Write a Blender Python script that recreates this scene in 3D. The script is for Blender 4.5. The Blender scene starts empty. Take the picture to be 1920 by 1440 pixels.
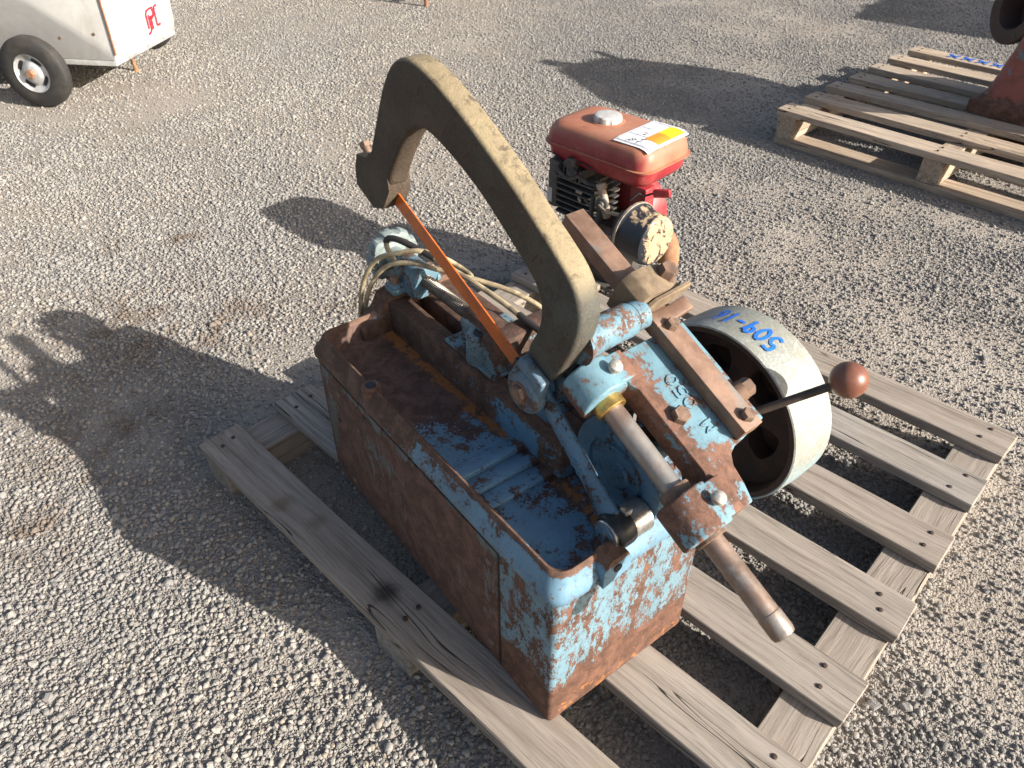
import bpy, bmesh, math, random
from mathutils import Vector, Matrix, noise
R = math.radians
random.seed(7)
scene = bpy.context.scene
C = scene.collection

# ------------------------------------------------------------------ camera
cam_d = bpy.data.cameras.new('camera'); cam = bpy.data.objects.new('camera', cam_d); C.objects.link(cam)
cam_d.sensor_width = 36.0; cam_d.lens = 36.0 * 1417.99 / 1920.0
cam_d.clip_start = 0.05; cam_d.clip_end = 400.0
cam.location = (1.1914, -0.3406, 1.1189)
cam.rotation_euler = (R(90 - 39.111), 0.0, R(134.298 - 90))
cam_d.dof.use_dof = True; cam_d.dof.focus_distance = 1.22; cam_d.dof.aperture_fstop = 14.0
scene.camera = cam
# ------------------------------------------------------------------ sky + sun
SUN_AZ, SUN_EL = 17.7, 24.0                     # direction TOWARDS the sun, measured from +X
w = bpy.data.worlds.new('World'); scene.world = w; w.use_nodes = True
nt = w.node_tree; nt.nodes.clear()
sky = nt.nodes.new('ShaderNodeTexSky'); sky.sky_type = 'NISHITA'; sky.sun_disc = False
sky.sun_elevation = R(SUN_EL); sky.sun_rotation = R(90 - SUN_AZ)
sky.air_density = 1.0; sky.dust_density = 4.0; sky.ozone_density = 1.0
bg = nt.nodes.new('ShaderNodeBackground'); bg.inputs['Strength'].default_value = 0.076
wo = nt.nodes.new('ShaderNodeOutputWorld')
nt.links.new(sky.outputs[0], bg.inputs['Color']); nt.links.new(bg.outputs[0], wo.inputs['Surface'])
sd = bpy.data.lights.new('sun', 'SUN'); sd.energy = 4.6; sd.angle = R(0.53); sd.color = (1.0, 0.94, 0.86)
sun = bpy.data.objects.new('sun', sd); C.objects.link(sun)
dirv = Vector((math.cos(R(SUN_EL)) * math.cos(R(SUN_AZ)), math.cos(R(SUN_EL)) * math.sin(R(SUN_AZ)), math.sin(R(SUN_EL))))
sun.rotation_euler = dirv.to_track_quat('Z', 'Y').to_euler(); sun.location = (4, 2, 4)
scene.view_settings.view_transform = 'Standard'; scene.view_settings.look = 'None'
scene.view_settings.gamma = 1.0; scene.view_settings.use_curve_mapping = False
scene.view_settings.exposure = 1.25
scene.render.engine = 'CYCLES'

# ------------------------------------------------------------------ material helpers
class NT:
    def __init__(s, name):
        s.m = bpy.data.materials.new(name); s.m.use_nodes = True; s.t = s.m.node_tree; s.t.nodes.clear()
        s.out = s.n('ShaderNodeOutputMaterial'); s.b = s.n('ShaderNodeBsdfPrincipled')
        s.l(s.b.outputs[0], s.out.inputs['Surface'])
        tc = s.n('ShaderNodeTexCoord'); s.co = tc.outputs['Object']
    def n(s, t, **k):
        x = s.t.nodes.new(t)
        for a, v in k.items(): setattr(x, a, v)
        return x
    def l(s, a, b): s.t.links.new(a, b)
    def put(s, sock, v):
        if hasattr(v, 'is_output') or isinstance(v, bpy.types.NodeSocket): s.l(v, sock)
        else: sock.default_value = v
    def map(s, scale=(1, 1, 1), loc=(0, 0, 0), rot=(0, 0, 0), vec=None):
        x = s.n('ShaderNodeMapping'); x.inputs['Scale'].default_value = scale
        s.put(x.inputs['Location'], loc); x.inputs['Rotation'].default_value = rot
        s.l(vec or s.co, x.inputs['Vector']); return x.outputs[0]
    def noise(s, scale, detail=6, rough=.6, dist=0, vec=None, col=False):
        x = s.n('ShaderNodeTexNoise'); x.inputs['Scale'].default_value = scale; x.inputs['Detail'].default_value = detail
        x.inputs['Roughness'].default_value = rough; x.inputs['Distortion'].default_value = dist
        s.l(vec or s.co, x.inputs['Vector']); return x.outputs['Color' if col else 'Fac']
    def voro(s, scale, feature='F1', vec=None, out='Distance', rand=1):
        x = s.n('ShaderNodeTexVoronoi'); x.feature = feature; x.inputs['Scale'].default_value = scale
        x.inputs['Randomness'].default_value = rand
        s.l(vec or s.co, x.inputs['Vector']); return x.outputs[out]
    def math(s, op, a, b=0.0, c=None, clamp=False):
        x = s.n('ShaderNodeMath', operation=op); x.use_clamp = clamp
        s.put(x.inputs[0], a); s.put(x.inputs[1], b)
        if c is not None: s.put(x.inputs[2], c)
        return x.outputs[0]
    def ramp(s, v, lo, hi, a=0.0, b=1.0, smooth=True):
        x = s.n('ShaderNodeMapRange'); x.interpolation_type = 'SMOOTHSTEP' if smooth else 'LINEAR'
        s.put(x.inputs['Value'], v); x.inputs['From Min'].default_value = lo; x.inputs['From Max'].default_value = hi
        x.inputs['To Min'].default_value = a; x.inputs['To Max'].default_value = b; return x.outputs[0]
    def mix(s, f, a, b, mode='MIX'):
        x = s.n('ShaderNodeMix', data_type='RGBA', blend_type=mode)
        s.put(x.inputs['Factor'], f)
        for sock, v in ((x.inputs[6], a), (x.inputs[7], b)):
            if isinstance(v, tuple): sock.default_value = (*v, 1.0) if len(v) == 3 else v
            else: s.l(v, sock)
        return x.outputs[2]
    def xyz(s, vec=None):
        x = s.n('ShaderNodeSeparateXYZ'); s.l(vec or s.co, x.inputs[0]); return x.outputs
    def normal(s):
        g = s.n('ShaderNodeNewGeometry'); x = s.n('ShaderNodeSeparateXYZ'); s.l(g.outputs['Normal'], x.inputs[0]); return x.outputs
    def rnd(s): return s.n('ShaderNodeObjectInfo').outputs['Random']
    def bump(s, h, strength=.5, dist=.002):
        x = s.n('ShaderNodeBump'); x.inputs['Strength'].default_value = strength; x.inputs['Distance'].default_value = dist
        s.l(h, x.inputs['Height']); s.l(x.outputs[0], s.b.inputs['Normal'])
    def done(s, col=None, rough=.6, metal=0.0, spec=None):
        if col is not None:
            if isinstance(col, tuple): s.b.inputs['Base Color'].default_value = (*col, 1.0)
            else: s.l(col, s.b.inputs['Base Color'])
        s.put(s.b.inputs['Roughness'], rough); s.put(s.b.inputs['Metallic'], metal)
        if spec is not None: s.b.inputs['Specular IOR Level'].default_value = spec
        return s.m

BLUE = (.13, .265, .345); BLUE_D = (.10, .21, .31); BROWN = (.105, .052, .034); BROWN_D = (.05, .028, .022); RUST = (.27, .105, .045); ORANGE = (.42, .14, .022); GREYB = (.17, .20, .20)
def painted(name, terms=(), base=0.0, scale=46, paint=BLUE, under=BROWN, soft=.016, stretch=(1, 1, 1), grime=.25, paint2=None, orange=0.0, orange_terms=(), rough=.5, speck=.5):
    """chipped paint over rust: noise + position terms (axis, lo, hi, v_lo, v_hi) decide where the paint is gone"""
    s = NT(name)
    v = s.map(stretch)
    big = s.noise(scale * .30, 4, .6, .3, v); fine = s.noise(scale, 10, .72, .25, v); vf = s.noise(scale * 4.5, 6, .7, .2, v)
    t = s.math('ADD', s.math('ADD', s.math('MULTIPLY', big, .36), s.math('MULTIPLY', fine, .48)), s.math('MULTIPLY', vf, .27))
    t = s.math('ADD', t, base)
    ax = s.xyz()
    for a, lo, hi, v0, v1 in terms: t = s.math('ADD', t, s.ramp(ax['XYZ'.index(a)], lo, hi, v0, v1))
    spk = s.ramp(s.noise(scale * 2.6, 7, .74, .4, v), .60, .63)
    spk = s.math('MULTIPLY', spk, s.ramp(t, .36, .54, 0, speck))
    m = s.math('MAXIMUM', s.ramp(t, .58 - soft, .58 + soft), spk)
    # under coat: several browns
    n2 = s.noise(38, 8, .7, .5); n3 = s.noise(210, 4, .7)
    rc = s.mix(s.ramp(n2, .38, .66), tuple(c * .62 for c in under), tuple(min(1, c * 1.35) for c in under))
    rc = s.mix(s.math('MULTIPLY', s.ramp(n3, .5, .75), .5), rc, RUST)
    if orange or orange_terms:
        o = s.noise(48, 10, .74, .9)
        o = s.math('ADD', o, orange)
        for a, lo, hi, v0, v1 in orange_terms: o = s.math('ADD', o, s.ramp(ax['XYZ'.index(a)], lo, hi, v0, v1))
        om = s.ramp(o, .56, .62)
        rc = s.mix(om, rc, s.mix(s.noise(120, 4), (.24, .078, .022), (.38, .165, .045)))
    n4 = s.noise(9, 5, .65)
    pc = s.mix(s.ramp(n4, .35, .7), paint, tuple(c * .74 for c in paint))
    if paint2: pc = s.mix(s.ramp(s.noise(scale * .42, 9, .7, .5, s.map((1, 1, 1), (5, 2, 7))), .50, .53), pc, paint2)
    pc = s.mix(s.math('MULTIPLY', s.ramp(s.noise(26, 9, .78, .6), .46, .72), grime), pc, (.11, .105, .09)); pc = s.mix(s.math('MULTIPLY', s.ramp(s.noise(190, 5, .75), .55, .72), grime * .8), pc, (.06, .055, .05))
    edge = s.ramp(t, .50, .575)
    pc = s.mix(s.math('MULTIPLY', edge, .35), pc, tuple(c * .55 for c in paint))
    col = s.mix(m, pc, rc)
    h = s.math('ADD', s.math('MULTIPLY', m, -.35), s.math('ADD', s.math('MULTIPLY', s.noise(160, 6, .7), .5), s.math('MULTIPLY', s.math('MULTIPLY', n3, m), .8)))
    s.bump(h, .45, .0015)
    return s.done(col, s.ramp(m, 0, 1, rough, .82), 0.0, .4)

def rustmetal(name, a=BROWN, b=RUST, steel=None, rough=.65, metal=.3, sc=40, thr=.5):
    s = NT(name)
    n1 = s.noise(sc, 8, .7, .4); n2 = s.noise(sc * 5, 5, .7)
    col = s.mix(s.ramp(n1, .35, .7), a, b)
    if steel:
        m = s.ramp(s.noise(sc * .6, 7, .7, .6), thr - .06, thr + .10); col = s.mix(m, col, steel)
    col = s.mix(s.math('MULTIPLY', s.ramp(n2, .55, .8), .35), col, tuple(c * .4 for c in a))
    s.bump(s.math('ADD', n1, s.math('MULTIPLY', n2, .5)), .28, .001)
    return s.done(col, s.ramp(n1, .3, .7, rough - .12, rough + .12), metal)

def plain(name, col, rough=.5, metal=0.0, var=.3, sc=60, bump=.1, dirt=None, dirt_amt=.5):
    s = NT(name)
    n1 = s.noise(sc, 6, .65); c = s.mix(s.ramp(n1, .3, .7), tuple(x * (1 - var) for x in col), tuple(min(1, x * (1 + var * .5)) for x in col))
    if dirt: c = s.mix(s.math('MULTIPLY', s.ramp(s.noise(sc * .4, 8, .72, .5), .45, .62), dirt_amt), c, dirt)
    if bump: s.bump(s.noise(sc * 3, 5, .7), bump, .001)
    return s.done(c, rough, metal)

def wood(name, c0, c1, c2, warm, stain=None):
    """weathered sawn timber, grain along the piece's own X, each piece different"""
    s = NT(name)
    r = s.rnd(); comb = s.n('ShaderNodeCombineXYZ')
    s.l(s.math('MULTIPLY', r, 37.0), comb.inputs[0]); s.l(s.math('MULTIPLY', r, 11.0), comb.inputs[1]); s.l(s.math('MULTIPLY', r, 5.0), comb.inputs[2])
    v0 = s.map((1, 1, 1), comb.outputs[0])
    wob = s.noise(2.2, 3, .5, 0, v0)
    wv = s.n('ShaderNodeVectorMath', operation='ADD'); cb = s.n('ShaderNodeCombineXYZ')
    s.l(s.math('MULTIPLY', wob, .05), cb.inputs[1]); s.l(v0, wv.inputs[0]); s.l(cb.outputs[0], wv.inputs[1]); v = wv.outputs[0]
    g1 = s.noise(1, 9, .62, .15, s.map((3.2, 60, 60), vec=v)); g2 = s.noise(1, 6, .7, 0, s.map((9, 330, 330), vec=v))
    blot = s.noise(5, 6, .7, .4, v)
    col = s.mix(s.ramp(g1, .34, .66), c0, c1)
    col = s.mix(s.math('MULTIPLY', s.ramp(blot, .42, .68), .65), col, c2)
    col = s.mix(s.math('MULTIPLY', s.ramp(r, 0, 1), warm), col, (.30, .20, .12))
    g3 = s.noise(1, 5, .65, 0, s.map((4, 150, 150), vec=v)); col = s.mix(s.math('MULTIPLY', s.ramp(g3, .52, .68), .45), col, (.085, .072, .06)); col = s.mix(s.math('MULTIPLY', s.ramp(g2, .50, .70), .6), col, (.06, .05, .043)); col = s.mix(s.math('MULTIPLY', s.ramp(s.noise(1, 4, .6, 0, s.map((14, 420, 420), vec=v)), .55, .7), .35), col, (.46, .41, .35))
    crack = s.ramp(s.math('ABSOLUTE', s.math('SUBTRACT', s.noise(1, 3, .5, .2, s.map((.9, 17, 17), vec=v)), .5)), 0, .006, 1, 0)
    crack = s.math('MULTIPLY', crack, s.ramp(s.noise(3, 3, .5, 0, v), .45, .53))
    kn = s.ramp(s.voro(4.2, vec=s.map((1, 2.3, 1), vec=v)), .03, .10, 1, 0)
    col = s.mix(s.math('MULTIPLY', kn, .55), col, (.07, .05, .035))
    col = s.mix(s.math('MULTIPLY', crack, .92), col, (.018, .014, .012))
    if stain:
        ax = s.xyz()
        for sx, sy, rr, cc, am in stain:
            d2 = s.math('SQRT', s.math('ADD', s.math('POWER', s.math('ABSOLUTE', s.math('SUBTRACT', ax[0], sx)), 2.0), s.math('POWER', s.math('ABSOLUTE', s.math('SUBTRACT', ax[1], sy)), 2.0)))
            d2 = s.math('ADD', d2, s.math('MULTIPLY', s.math('SUBTRACT', s.noise(45, 6, .7), .5), rr * .9))
            col = s.mix(s.math('MULTIPLY', s.ramp(d2, rr * .15, rr, 1, 0), am), col, cc)
    h = s.math('SUBTRACT', s.math('ADD', s.math('MULTIPLY', g1, .6), s.math('MULTIPLY', g2, .45)), s.math('MULTIPLY', crack, 1.4))
    s.bump(h, .75, .0022)
    return s.done(col, .85, 0, .25)

# ------------------------------------------------------------------ mesh helpers
def smooth(bm, ang=35):
    a = R(ang)
    for f in bm.faces: f.smooth = True
    for e in bm.edges:
        e.smooth = len(e.link_faces) == 2 and e.calc_face_angle(3) < a
def finish(name, bm, mat, parent=None, bev=0.0, seg=2, ang=35, bang=30, loc=None, rot=None, mat2=None):
    bmesh.ops.remove_doubles(bm, verts=bm.verts, dist=1e-6)
    bmesh.ops.recalc_face_normals(bm, faces=bm.faces)
    if bev:
        es = [e for e in bm.edges if len(e.link_faces) == 2 and e.calc_face_angle(0) > R(bang)]
        if es: bmesh.ops.bevel(bm, geom=es, offset=bev, segments=seg, profile=.5, affect='EDGES', clamp_overlap=True)
    smooth(bm, ang)
    me = bpy.data.meshes.new(name); bm.to_mesh(me); bm.free()
    me.materials.append(mat)
    o = bpy.data.objects.new(name, me); C.objects.link(o)
    if parent is not None: o.parent = parent
    if loc is not None: o.location = loc
    if rot is not None: o.rotation_euler = rot
    return o
def tag(o, label, cat, group=None):
    o['label'] = label; o['category'] = cat
    if group: o['group'] = group
    return o
def thing(name, label, cat, loc=(0, 0, 0), rz=0.0, group=None):
    o = bpy.data.objects.new(name, None); C.objects.link(o); o.location = loc; o.rotation_euler = (0, 0, rz)
    o.empty_display_size = .1
    return tag(o, label, cat, group)
def box(bm, lo, hi, M=None, jit=0.0):
    vs = []
    for x in (lo[0], hi[0]):
        for y in (lo[1], hi[1]):
            for z in (lo[2], hi[2]):
                p = Vector((x + random.uniform(-jit, jit), y + random.uniform(-jit, jit), z + random.uniform(-jit, jit)))
                vs.append(bm.verts.new(M @ p if M else p))
    for f in ((0, 1, 3, 2), (4, 6, 7, 5), (0, 4, 5, 1), (2, 3, 7, 6), (0, 2, 6, 4), (1, 5, 7, 3)):
        bm.faces.new([vs[i] for i in f])
def frame(d):
    d = Vector(d).normalized(); h = Vector((0, 0, 1)) if abs(d.z) < .9 else Vector((1, 0, 0))
    x = h.cross(d).normalized(); return x, d.cross(x), d
def ring(bm, c, x, y, r, seg, ph=0.0, ry=None):
    return [bm.verts.new(Vector(c) + x * (r * math.cos(ph + 2 * math.pi * i / seg)) + y * ((ry or r) * math.sin(ph + 2 * math.pi * i / seg))) for i in range(seg)]
def skin(bm, loops, cap0=True, cap1=True, closed=False):
    n = len(loops[0])
    rng = range(len(loops) if closed else len(loops) - 1)
    for k in rng:
        a, b = loops[k], loops[(k + 1) % len(loops)]
        for i in range(n): bm.faces.new((a[i], a[(i + 1) % n], b[(i + 1) % n], b[i]))
    if cap0 and not closed: bm.faces.new(list(reversed(loops[0])))
    if cap1 and not closed: bm.faces.new(loops[-1])
def lathe(bm, p0, d, prof, seg=32, cap0=True, cap1=True, closed=False, ph=0.0):
    x, y, z = frame(d); p0 = Vector(p0)
    skin(bm, [ring(bm, p0 + z * h, x, y, max(r, 1e-4), seg, ph) for r, h in prof], cap0, cap1, closed)
def cyl(bm, p0, p1, r, r1=None, seg=24):
    p0, p1 = Vector(p0), Vector(p1); d = p1 - p0
    lathe(bm, p0, d, [(r, 0), (r if r1 is None else r1, d.length)], seg)
def spline(pts, n=8):
    P = [Vector(p) for p in pts]; out = []
    for i in range(len(P) - 1):
        a, b, c, d = P[max(i - 1, 0)], P[i], P[i + 1], P[min(i + 2, len(P) - 1)]
        for k in range(n):
            t = k / n
            out.append(.5 * ((2 * b) + (c - a) * t + (2 * a - 5 * b + 4 * c - d) * t * t + (3 * b - a - 3 * c + d) * t ** 3))
    return out + [P[-1]]
def tube(bm, pts, r, seg=12, taper=None):
    pts = [Vector(p) for p in pts]; loops = []; px = None
    for i, p in enumerate(pts):
        d = (pts[min(i + 1, len(pts) - 1)] - pts[max(i - 1, 0)]).normalized()
        if px is None: x, y, _ = frame(d)
        else:
            x = (px - d * px.dot(d)).normalized(); y = d.cross(x)
        px = x; loops.append(ring(bm, p, x, y, r * (taper(i / (len(pts) - 1)) if taper else 1), seg))
    skin(bm, loops)
def prism(bm, poly, lo, hi, plane='xz'):
    """extrude a 2-D outline along the remaining axis"""
    def v(p, h):
        return Vector((p[0], h, p[1])) if plane == 'xz' else Vector((p[0], p[1], h)) if plane == 'xy' else Vector((h, p[0], p[1]))
    a = [bm.verts.new(v(p, lo)) for p in poly]; b = [bm.verts.new(v(p, hi)) for p in poly]
    skin(bm, [a, b])
def hexhead(bm, p, d, r=.008, h=.006, ph=0.0, washer=0.0):
    x, y, z = frame(d); p = Vector(p)
    if washer: lathe(bm, p - z * .001, d, [(washer, 0), (washer, .0025)], 20)
    skin(bm, [ring(bm, p - z * .002, x, y, r, 6, ph), ring(bm, p + z * (h * .82), x, y, r, 6, ph), ring(bm, p + z * h, x, y, r * .86, 6, ph)])
def rrect(x0, x1, y0, y1, r, n=5):
    out = []
    for cx, cy, a0 in ((x1 - r, y1 - r, 0), (x0 + r, y1 - r, 90), (x0 + r, y0 + r, 180), (x1 - r, y0 + r, 270)):
        for i in range(n + 1):
            a = R(a0 + 90 * i / n); out.append((cx + r * math.cos(a), cy + r * math.sin(a)))
    return out
def bolt(name, p, d, mat, parent, r=.008, h=.006, ph=.3, washer=0.0, loc=None, rot=None):
    bm = bmesh.new(); hexhead(bm, p, d, r, h, ph, washer); return finish(name, bm, mat, parent, loc=loc, rot=rot)
def jitter(bm, amt, freq):
    for v in bm.verts:
        v.co += noise.noise_vector(v.co * freq) * amt
GLY = {'5': [[(.9, 1), (.15, 1), (.1, .58), (.5, .62), (.85, .45), (.85, .2), (.5, 0), (.05, .08)]],
       '0': [[(.5, 1), (.12, .72), (.1, .3), (.5, 0), (.88, .3), (.9, .7), (.5, 1)]],
       '9': [[(.85, .8), (.5, 1), (.15, .82), (.2, .55), (.55, .5), (.86, .72), (.85, .9), (.75, 0)]],
       '-': [[(.1, .5), (.95, .5)]], '1': [[(.5, 1), (.5, 0)]],
       '6': [[(.8, 1), (.3, .65), (.12, .25), (.45, 0), (.85, .2), (.7, .48), (.3, .42), (.15, .25)]],
       'X': [[(0, 1), (.9, 0)], [(.9, 1), (.05, 0)]], 'M': [[(0, 0), (.08, 1), (.5, .3), (.92, 1), (1, 0)]],
       'P': [[(.1, 0), (.1, 1), (.8, .95), (.85, .6), (.1, .5)]], '2': [[(.1, .8), (.5, 1), (.85, .75), (.1, 0), (.9, .02)]],
       'N': [[(.05, 0), (.1, 1), (.85, 0), (.9, 1)]], 'R': [[(.1, 0), (.1, 1), (.8, .9), (.75, .6), (.1, .5), (.9, 0)]], 'K': [[(.1, 0), (.1, 1)], [(.9, 1), (.1, .45), (.9, 0)]]}
def strokes(bm, lines, fn, th, thick=None, lift=0.0):
    """ribbons along 2-D polylines, laid on a surface through fn(u, v, height)"""
    for ln in lines:
        P = [Vector((a, b)) for a, b in ln]; Q = []
        for i in range(len(P) - 1):
            k = max(1, int((P[i + 1] - P[i]).length / (th * .8)))
            Q += [P[i].lerp(P[i + 1], j / k) for j in range(k)]
        Q.append(P[-1]); L = []; Rr = []
        for i, p in enumerate(Q):
            d = (Q[min(i + 1, len(Q) - 1)] - Q[max(i - 1, 0)]); d = d.normalized() if d.length else Vector((1, 0))
            nrm = Vector((-d.y, d.x)) * (th * .5 * (1 + .15 * math.sin(i * 2.1)))
            L.append(p + nrm); Rr.append(p - nrm)
        if thick:
            lo = [[bm.verts.new(fn(q.x, q.y, lift)) for q in S] for S in (L, Rr)]; hi = [[bm.verts.new(fn(q.x, q.y, lift + thick)) for q in S] for S in (L, Rr)]
            for i in range(len(Q) - 1):
                bm.faces.new((hi[0][i], hi[0][i + 1], hi[1][i + 1], hi[1][i])); bm.faces.new((lo[0][i], lo[0][i + 1], hi[0][i + 1], hi[0][i])); bm.faces.new((lo[1][i], lo[1][i + 1], hi[1][i + 1], hi[1][i]))
            for i in (0, len(Q) - 1): bm.faces.new((lo[0][i], hi[0][i], hi[1][i], lo[1][i]))
        else:
            a = [bm.verts.new(fn(q.x, q.y, lift)) for q in L]; b = [bm.verts.new(fn(q.x, q.y, lift)) for q in Rr]
            for i in range(len(Q) - 1): bm.faces.new((a[i], a[i + 1], b[i + 1], b[i]))
def text_lines(txt, w, h, gap):
    out = []; x = 0
    for ch in txt:
        if ch in GLY:
            for ln in GLY[ch]:
                if ch in '05692': ln = [(q.x, q.y) for q in spline([(p[0], p[1], 0) for p in ln], 4)]
                out.append([(x + p[0] * w, p[1] * h) for p in ln])
        x += w + gap
    return out

# ------------------------------------------------------------------ materials
def stain_mask(s, vec):
    """brown oil and dirt stains on the yard, by place"""
    ax = s.xyz(vec); st = None
    for px, py, rx in ((-.62, .12, .40), (-.26, -.10, .26), (-.47, .30, .30), (-.98, .44, .10), (-1.08, .28, .09), (-.30, .62, .22), (-.10, -.30, .16), (1.35, 1.9, .4), (-1.6, 1.9, .3)):
        dx = s.math('SUBTRACT', ax[0], px); dy = s.math('SUBTRACT', ax[1], py)
        d = s.math('SQRT', s.math('ADD', s.math('MULTIPLY', dx, dx), s.math('MULTIPLY', dy, dy)))
        m_ = s.ramp(d, 0, rx, 1, 0); st = m_ if st is None else s.math('MAXIMUM', st, m_)
    st = s.math('MULTIPLY', st, s.ramp(s.noise(9, 8, .72, .9, vec), .42, .62))
    return st
def make_ground():
    s = NT('gravel_earth')
    v = s.co
    patch = s.math('MULTIPLY', s.ramp(s.noise(1.1, 3, .5), .40, .62, smooth=False), s.ramp(s.noise(4.5, 3, .5), .30, .60, .25, 1.0, smooth=False))
    mid = s.noise(3.2, 6, .65, .4); fine = s.noise(60, 6, .75); fine2 = s.noise(240, 4, .7)
    col = s.mix(s.ramp(mid, .35, .65), (.295, .253, .208), (.375, .332, .28))
    col = s.mix(s.math('MULTIPLY', patch, .8), col, (.245, .233, .22))
    st = stain_mask(s, s.co)
    col = s.mix(s.math('MULTIPLY', st, .85), col, (.13, .082, .05))
    vd = s.n('ShaderNodeTexVoronoi'); vd.inputs['Scale'].default_value = 145; s.l(v, vd.inputs['Vector'])
    vd2 = s.n('ShaderNodeTexVoronoi'); vd2.inputs['Scale'].default_value = 330; s.l(v, vd2.inputs['Vector'])
    g = s.n('ShaderNodeRGBToBW'); s.l(vd.outputs['Color'], g.inputs[0])
    col = s.mix(s.ramp(patch, 0, 1, .22, .5), col, s.mix(g.outputs[0], (.17, .16, .15), (.43, .41, .38)))
    col = s.mix(s.math('MULTIPLY', s.ramp(fine2, .3, .7), .3), col, (.12, .105, .09))
    h = s.math('ADD', s.math('MULTIPLY', s.ramp(vd.outputs['Distance'], 0, .75, 1, 0), 1.0), s.math('MULTIPLY', s.ramp(vd2.outputs['Distance'], 0, .7, 1, 0), .45))
    h = s.math('ADD', h, s.math('ADD', s.math('MULTIPLY', fine, .5), s.math('MULTIPLY', mid, 1.2)))
    h = s.math('MULTIPLY', h, s.ramp(patch, 0, .6, .45, 1.0))
    s.bump(h, .9, .0055)
    return s.done(col, .92, 0, .2)
def make_stone():
    s = NT('gravel_stone')
    r = s.rnd(); n1 = s.noise(1.3, 5, .7); geo = s.n('ShaderNodeNewGeometry')
    big = s.noise(.9, 4, .6, .2, geo.outputs['Position'])
    cr = s.n('ShaderNodeValToRGB'); s.l(r, cr.inputs[0]); e = cr.color_ramp.elements
    e[0].position = 0; e[0].color = (.13, .128, .126, 1); e[1].position = 1; e[1].color = (.46, .44, .405, 1)
    for p, c in ((.22, (.235, .227, .216)), (.5, (.31, .295, .272)), (.78, (.375, .355, .322)), (.9, (.28, .235, .185)), (.95, (.18, .182, .188))):
        k = e.new(p); k.color = (*c, 1)
    col = s.mix(s.math('MULTIPLY', s.ramp(n1, .35, .7), .5), cr.outputs[0], (.35, .31, .255))
    col = s.mix(s.math('MULTIPLY', s.ramp(big, .45, .65), .45), col, (.235, .232, .228))
    px = s.xyz(geo.outputs['Position']); reg = s.ramp(s.math('ADD', s.math('ADD', px[0], px[1]), s.math('MULTIPLY', big, 1.6)), .9, 2.6)
    col = s.mix(s.math('MULTIPLY', reg, .5), col, (.19, .187, .183))
    col = s.mix(s.math('MULTIPLY', stain_mask(s, geo.outputs['Position']), .75), col, (.14, .095, .062))
    s.bump(s.noise(3, 6, .7), .35, .12)
    return s.done(col, .9, 0, .2)
M = {}
M['ground'] = make_ground(); M['stone'] = make_stone()
M['wood'] = wood('weathered_pallet_timber', (.20, .178, .154), (.335, .30, .262), (.265, .245, .222), .2)
M['wood_s'] = wood('stained_pallet_timber', (.20, .178, .154), (.335, .30, .262), (.265, .245, .222), .2, [(.535, .042, .035, (.012, .011, .012), .8), (.25, .03, .03, (.13, .085, .05), .6), (.33, .05, .025, (.12, .08, .05), .5), (.98, .04, .06, (.30, .25, .17), .6)])
M['wood2'] = wood('tan_pallet_timber', (.31, .235, .17), (.50, .405, .305), (.37, .305, .245), .2)
M['nail'] = plain('rusty_nail', (.05, .03, .022), .8)
# hacksaw
M['base'] = painted('base_paint', [('X', -.125, -.112, .30, 0), ('Z', .01, .115, .24, 0)], base=.02, scale=78, stretch=(1, 1.25, .65), paint=(.155, .265, .325), under=BROWN, orange=-.04, orange_terms=[('Z', 0, .06, .05, -.02)], speck=.9)
M['panel'] = painted('panel_rust', [('X', -.16, -.135, 0, -.06), ('X', -.60, -.55, -.13, 0), ('X', -.50, -.46, 0, -.06), ('X', -.36, -.32, 0, .06), ('Z', .08, .11, 0, -.05), ('Z', .20, .23, 0, .05), ('Z', .235, .262, 0, -.12)], base=.17, scale=42, stretch=(1.8, 1, .6), paint=(.115, .125, .12), under=(.105, .057, .041), grime=.5, orange=-.14, speck=.2)
M['tray'] = painted('tray_paint', [('X', -.47, -.25, .26, .015), ('Y', .01, .025, .10, 0), ('Y', .110, .125, 0, .10), ('Z', .283, .305, 0, .14)], base=-.04, scale=50, paint=(.145, .275, .385), under=(.098, .060, .048), orange=-.005, orange_terms=[('Y', .092, .130, -.13, .10), ('Z', .277, .285, .05, -.25), ('X', -.25, -.22, 0, -.10), ('X', -.14, -.09, 0, .06)], speck=.95)
M['rim'] = painted('rim_paint', [('X', -.45, -.12, .12, -.05), ('Z', .302, .310, 0, .17)], base=.0, scale=42, paint=(.13, .24, .33), under=(.11, .064, .044), orange=-.08, speck=.9)
M['boss'] = painted('boss_paint', base=.0, scale=70, paint=(.10, .165, .22), under=(.07, .05, .04), grime=.6)
M['bed'] = painted('bed_paint', [('Z', .328, .333, -.02, .22), ('X', -.45, -.2, .07, -.03)], base=.06, scale=44, paint=(.12, .25, .36), under=(.105, .06, .04), orange=.0)
M['arm'] = painted('arm_paint', [('X', .045, .085, 0, .10), ('Y', .160, .178, 0, .06), ('Y', .178, .20, 0, -.06), ('Z', .088, .108, .13, 0), ('Y', .14, .165, -.035, 0)], base=-.015, scale=36, paint=(.155, .285, .35), under=(.135, .07, .048), grime=.12, speck=.25)
M['blue'] = painted('blue_cast_paint', base=-.01, scale=50, grime=.55, paint=(.13, .245, .315), under=(.10, .058, .04))
M['blue_d'] = painted('dirty_blue_paint', base=.0, scale=60, paint=(.085, .18, .28), under=(.045, .032, .028), grime=.6)
M['disc'] = painted('crank_disc_paint', base=-.035, scale=26, paint=(.085, .175, .26), under=(.04, .03, .026), grime=.3)
M['jaw'] = painted('jaw_paint', [('Z', .385, .395, 0, .3)], base=.02, scale=55, paint=(.17, .27, .31), under=(.075, .045, .033), grime=.6)
M['hwheel'] = painted('handwheel_paint', base=-.03, scale=40, paint=(.215, .265, .26), under=(.12, .085, .06), grime=.6)
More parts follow.
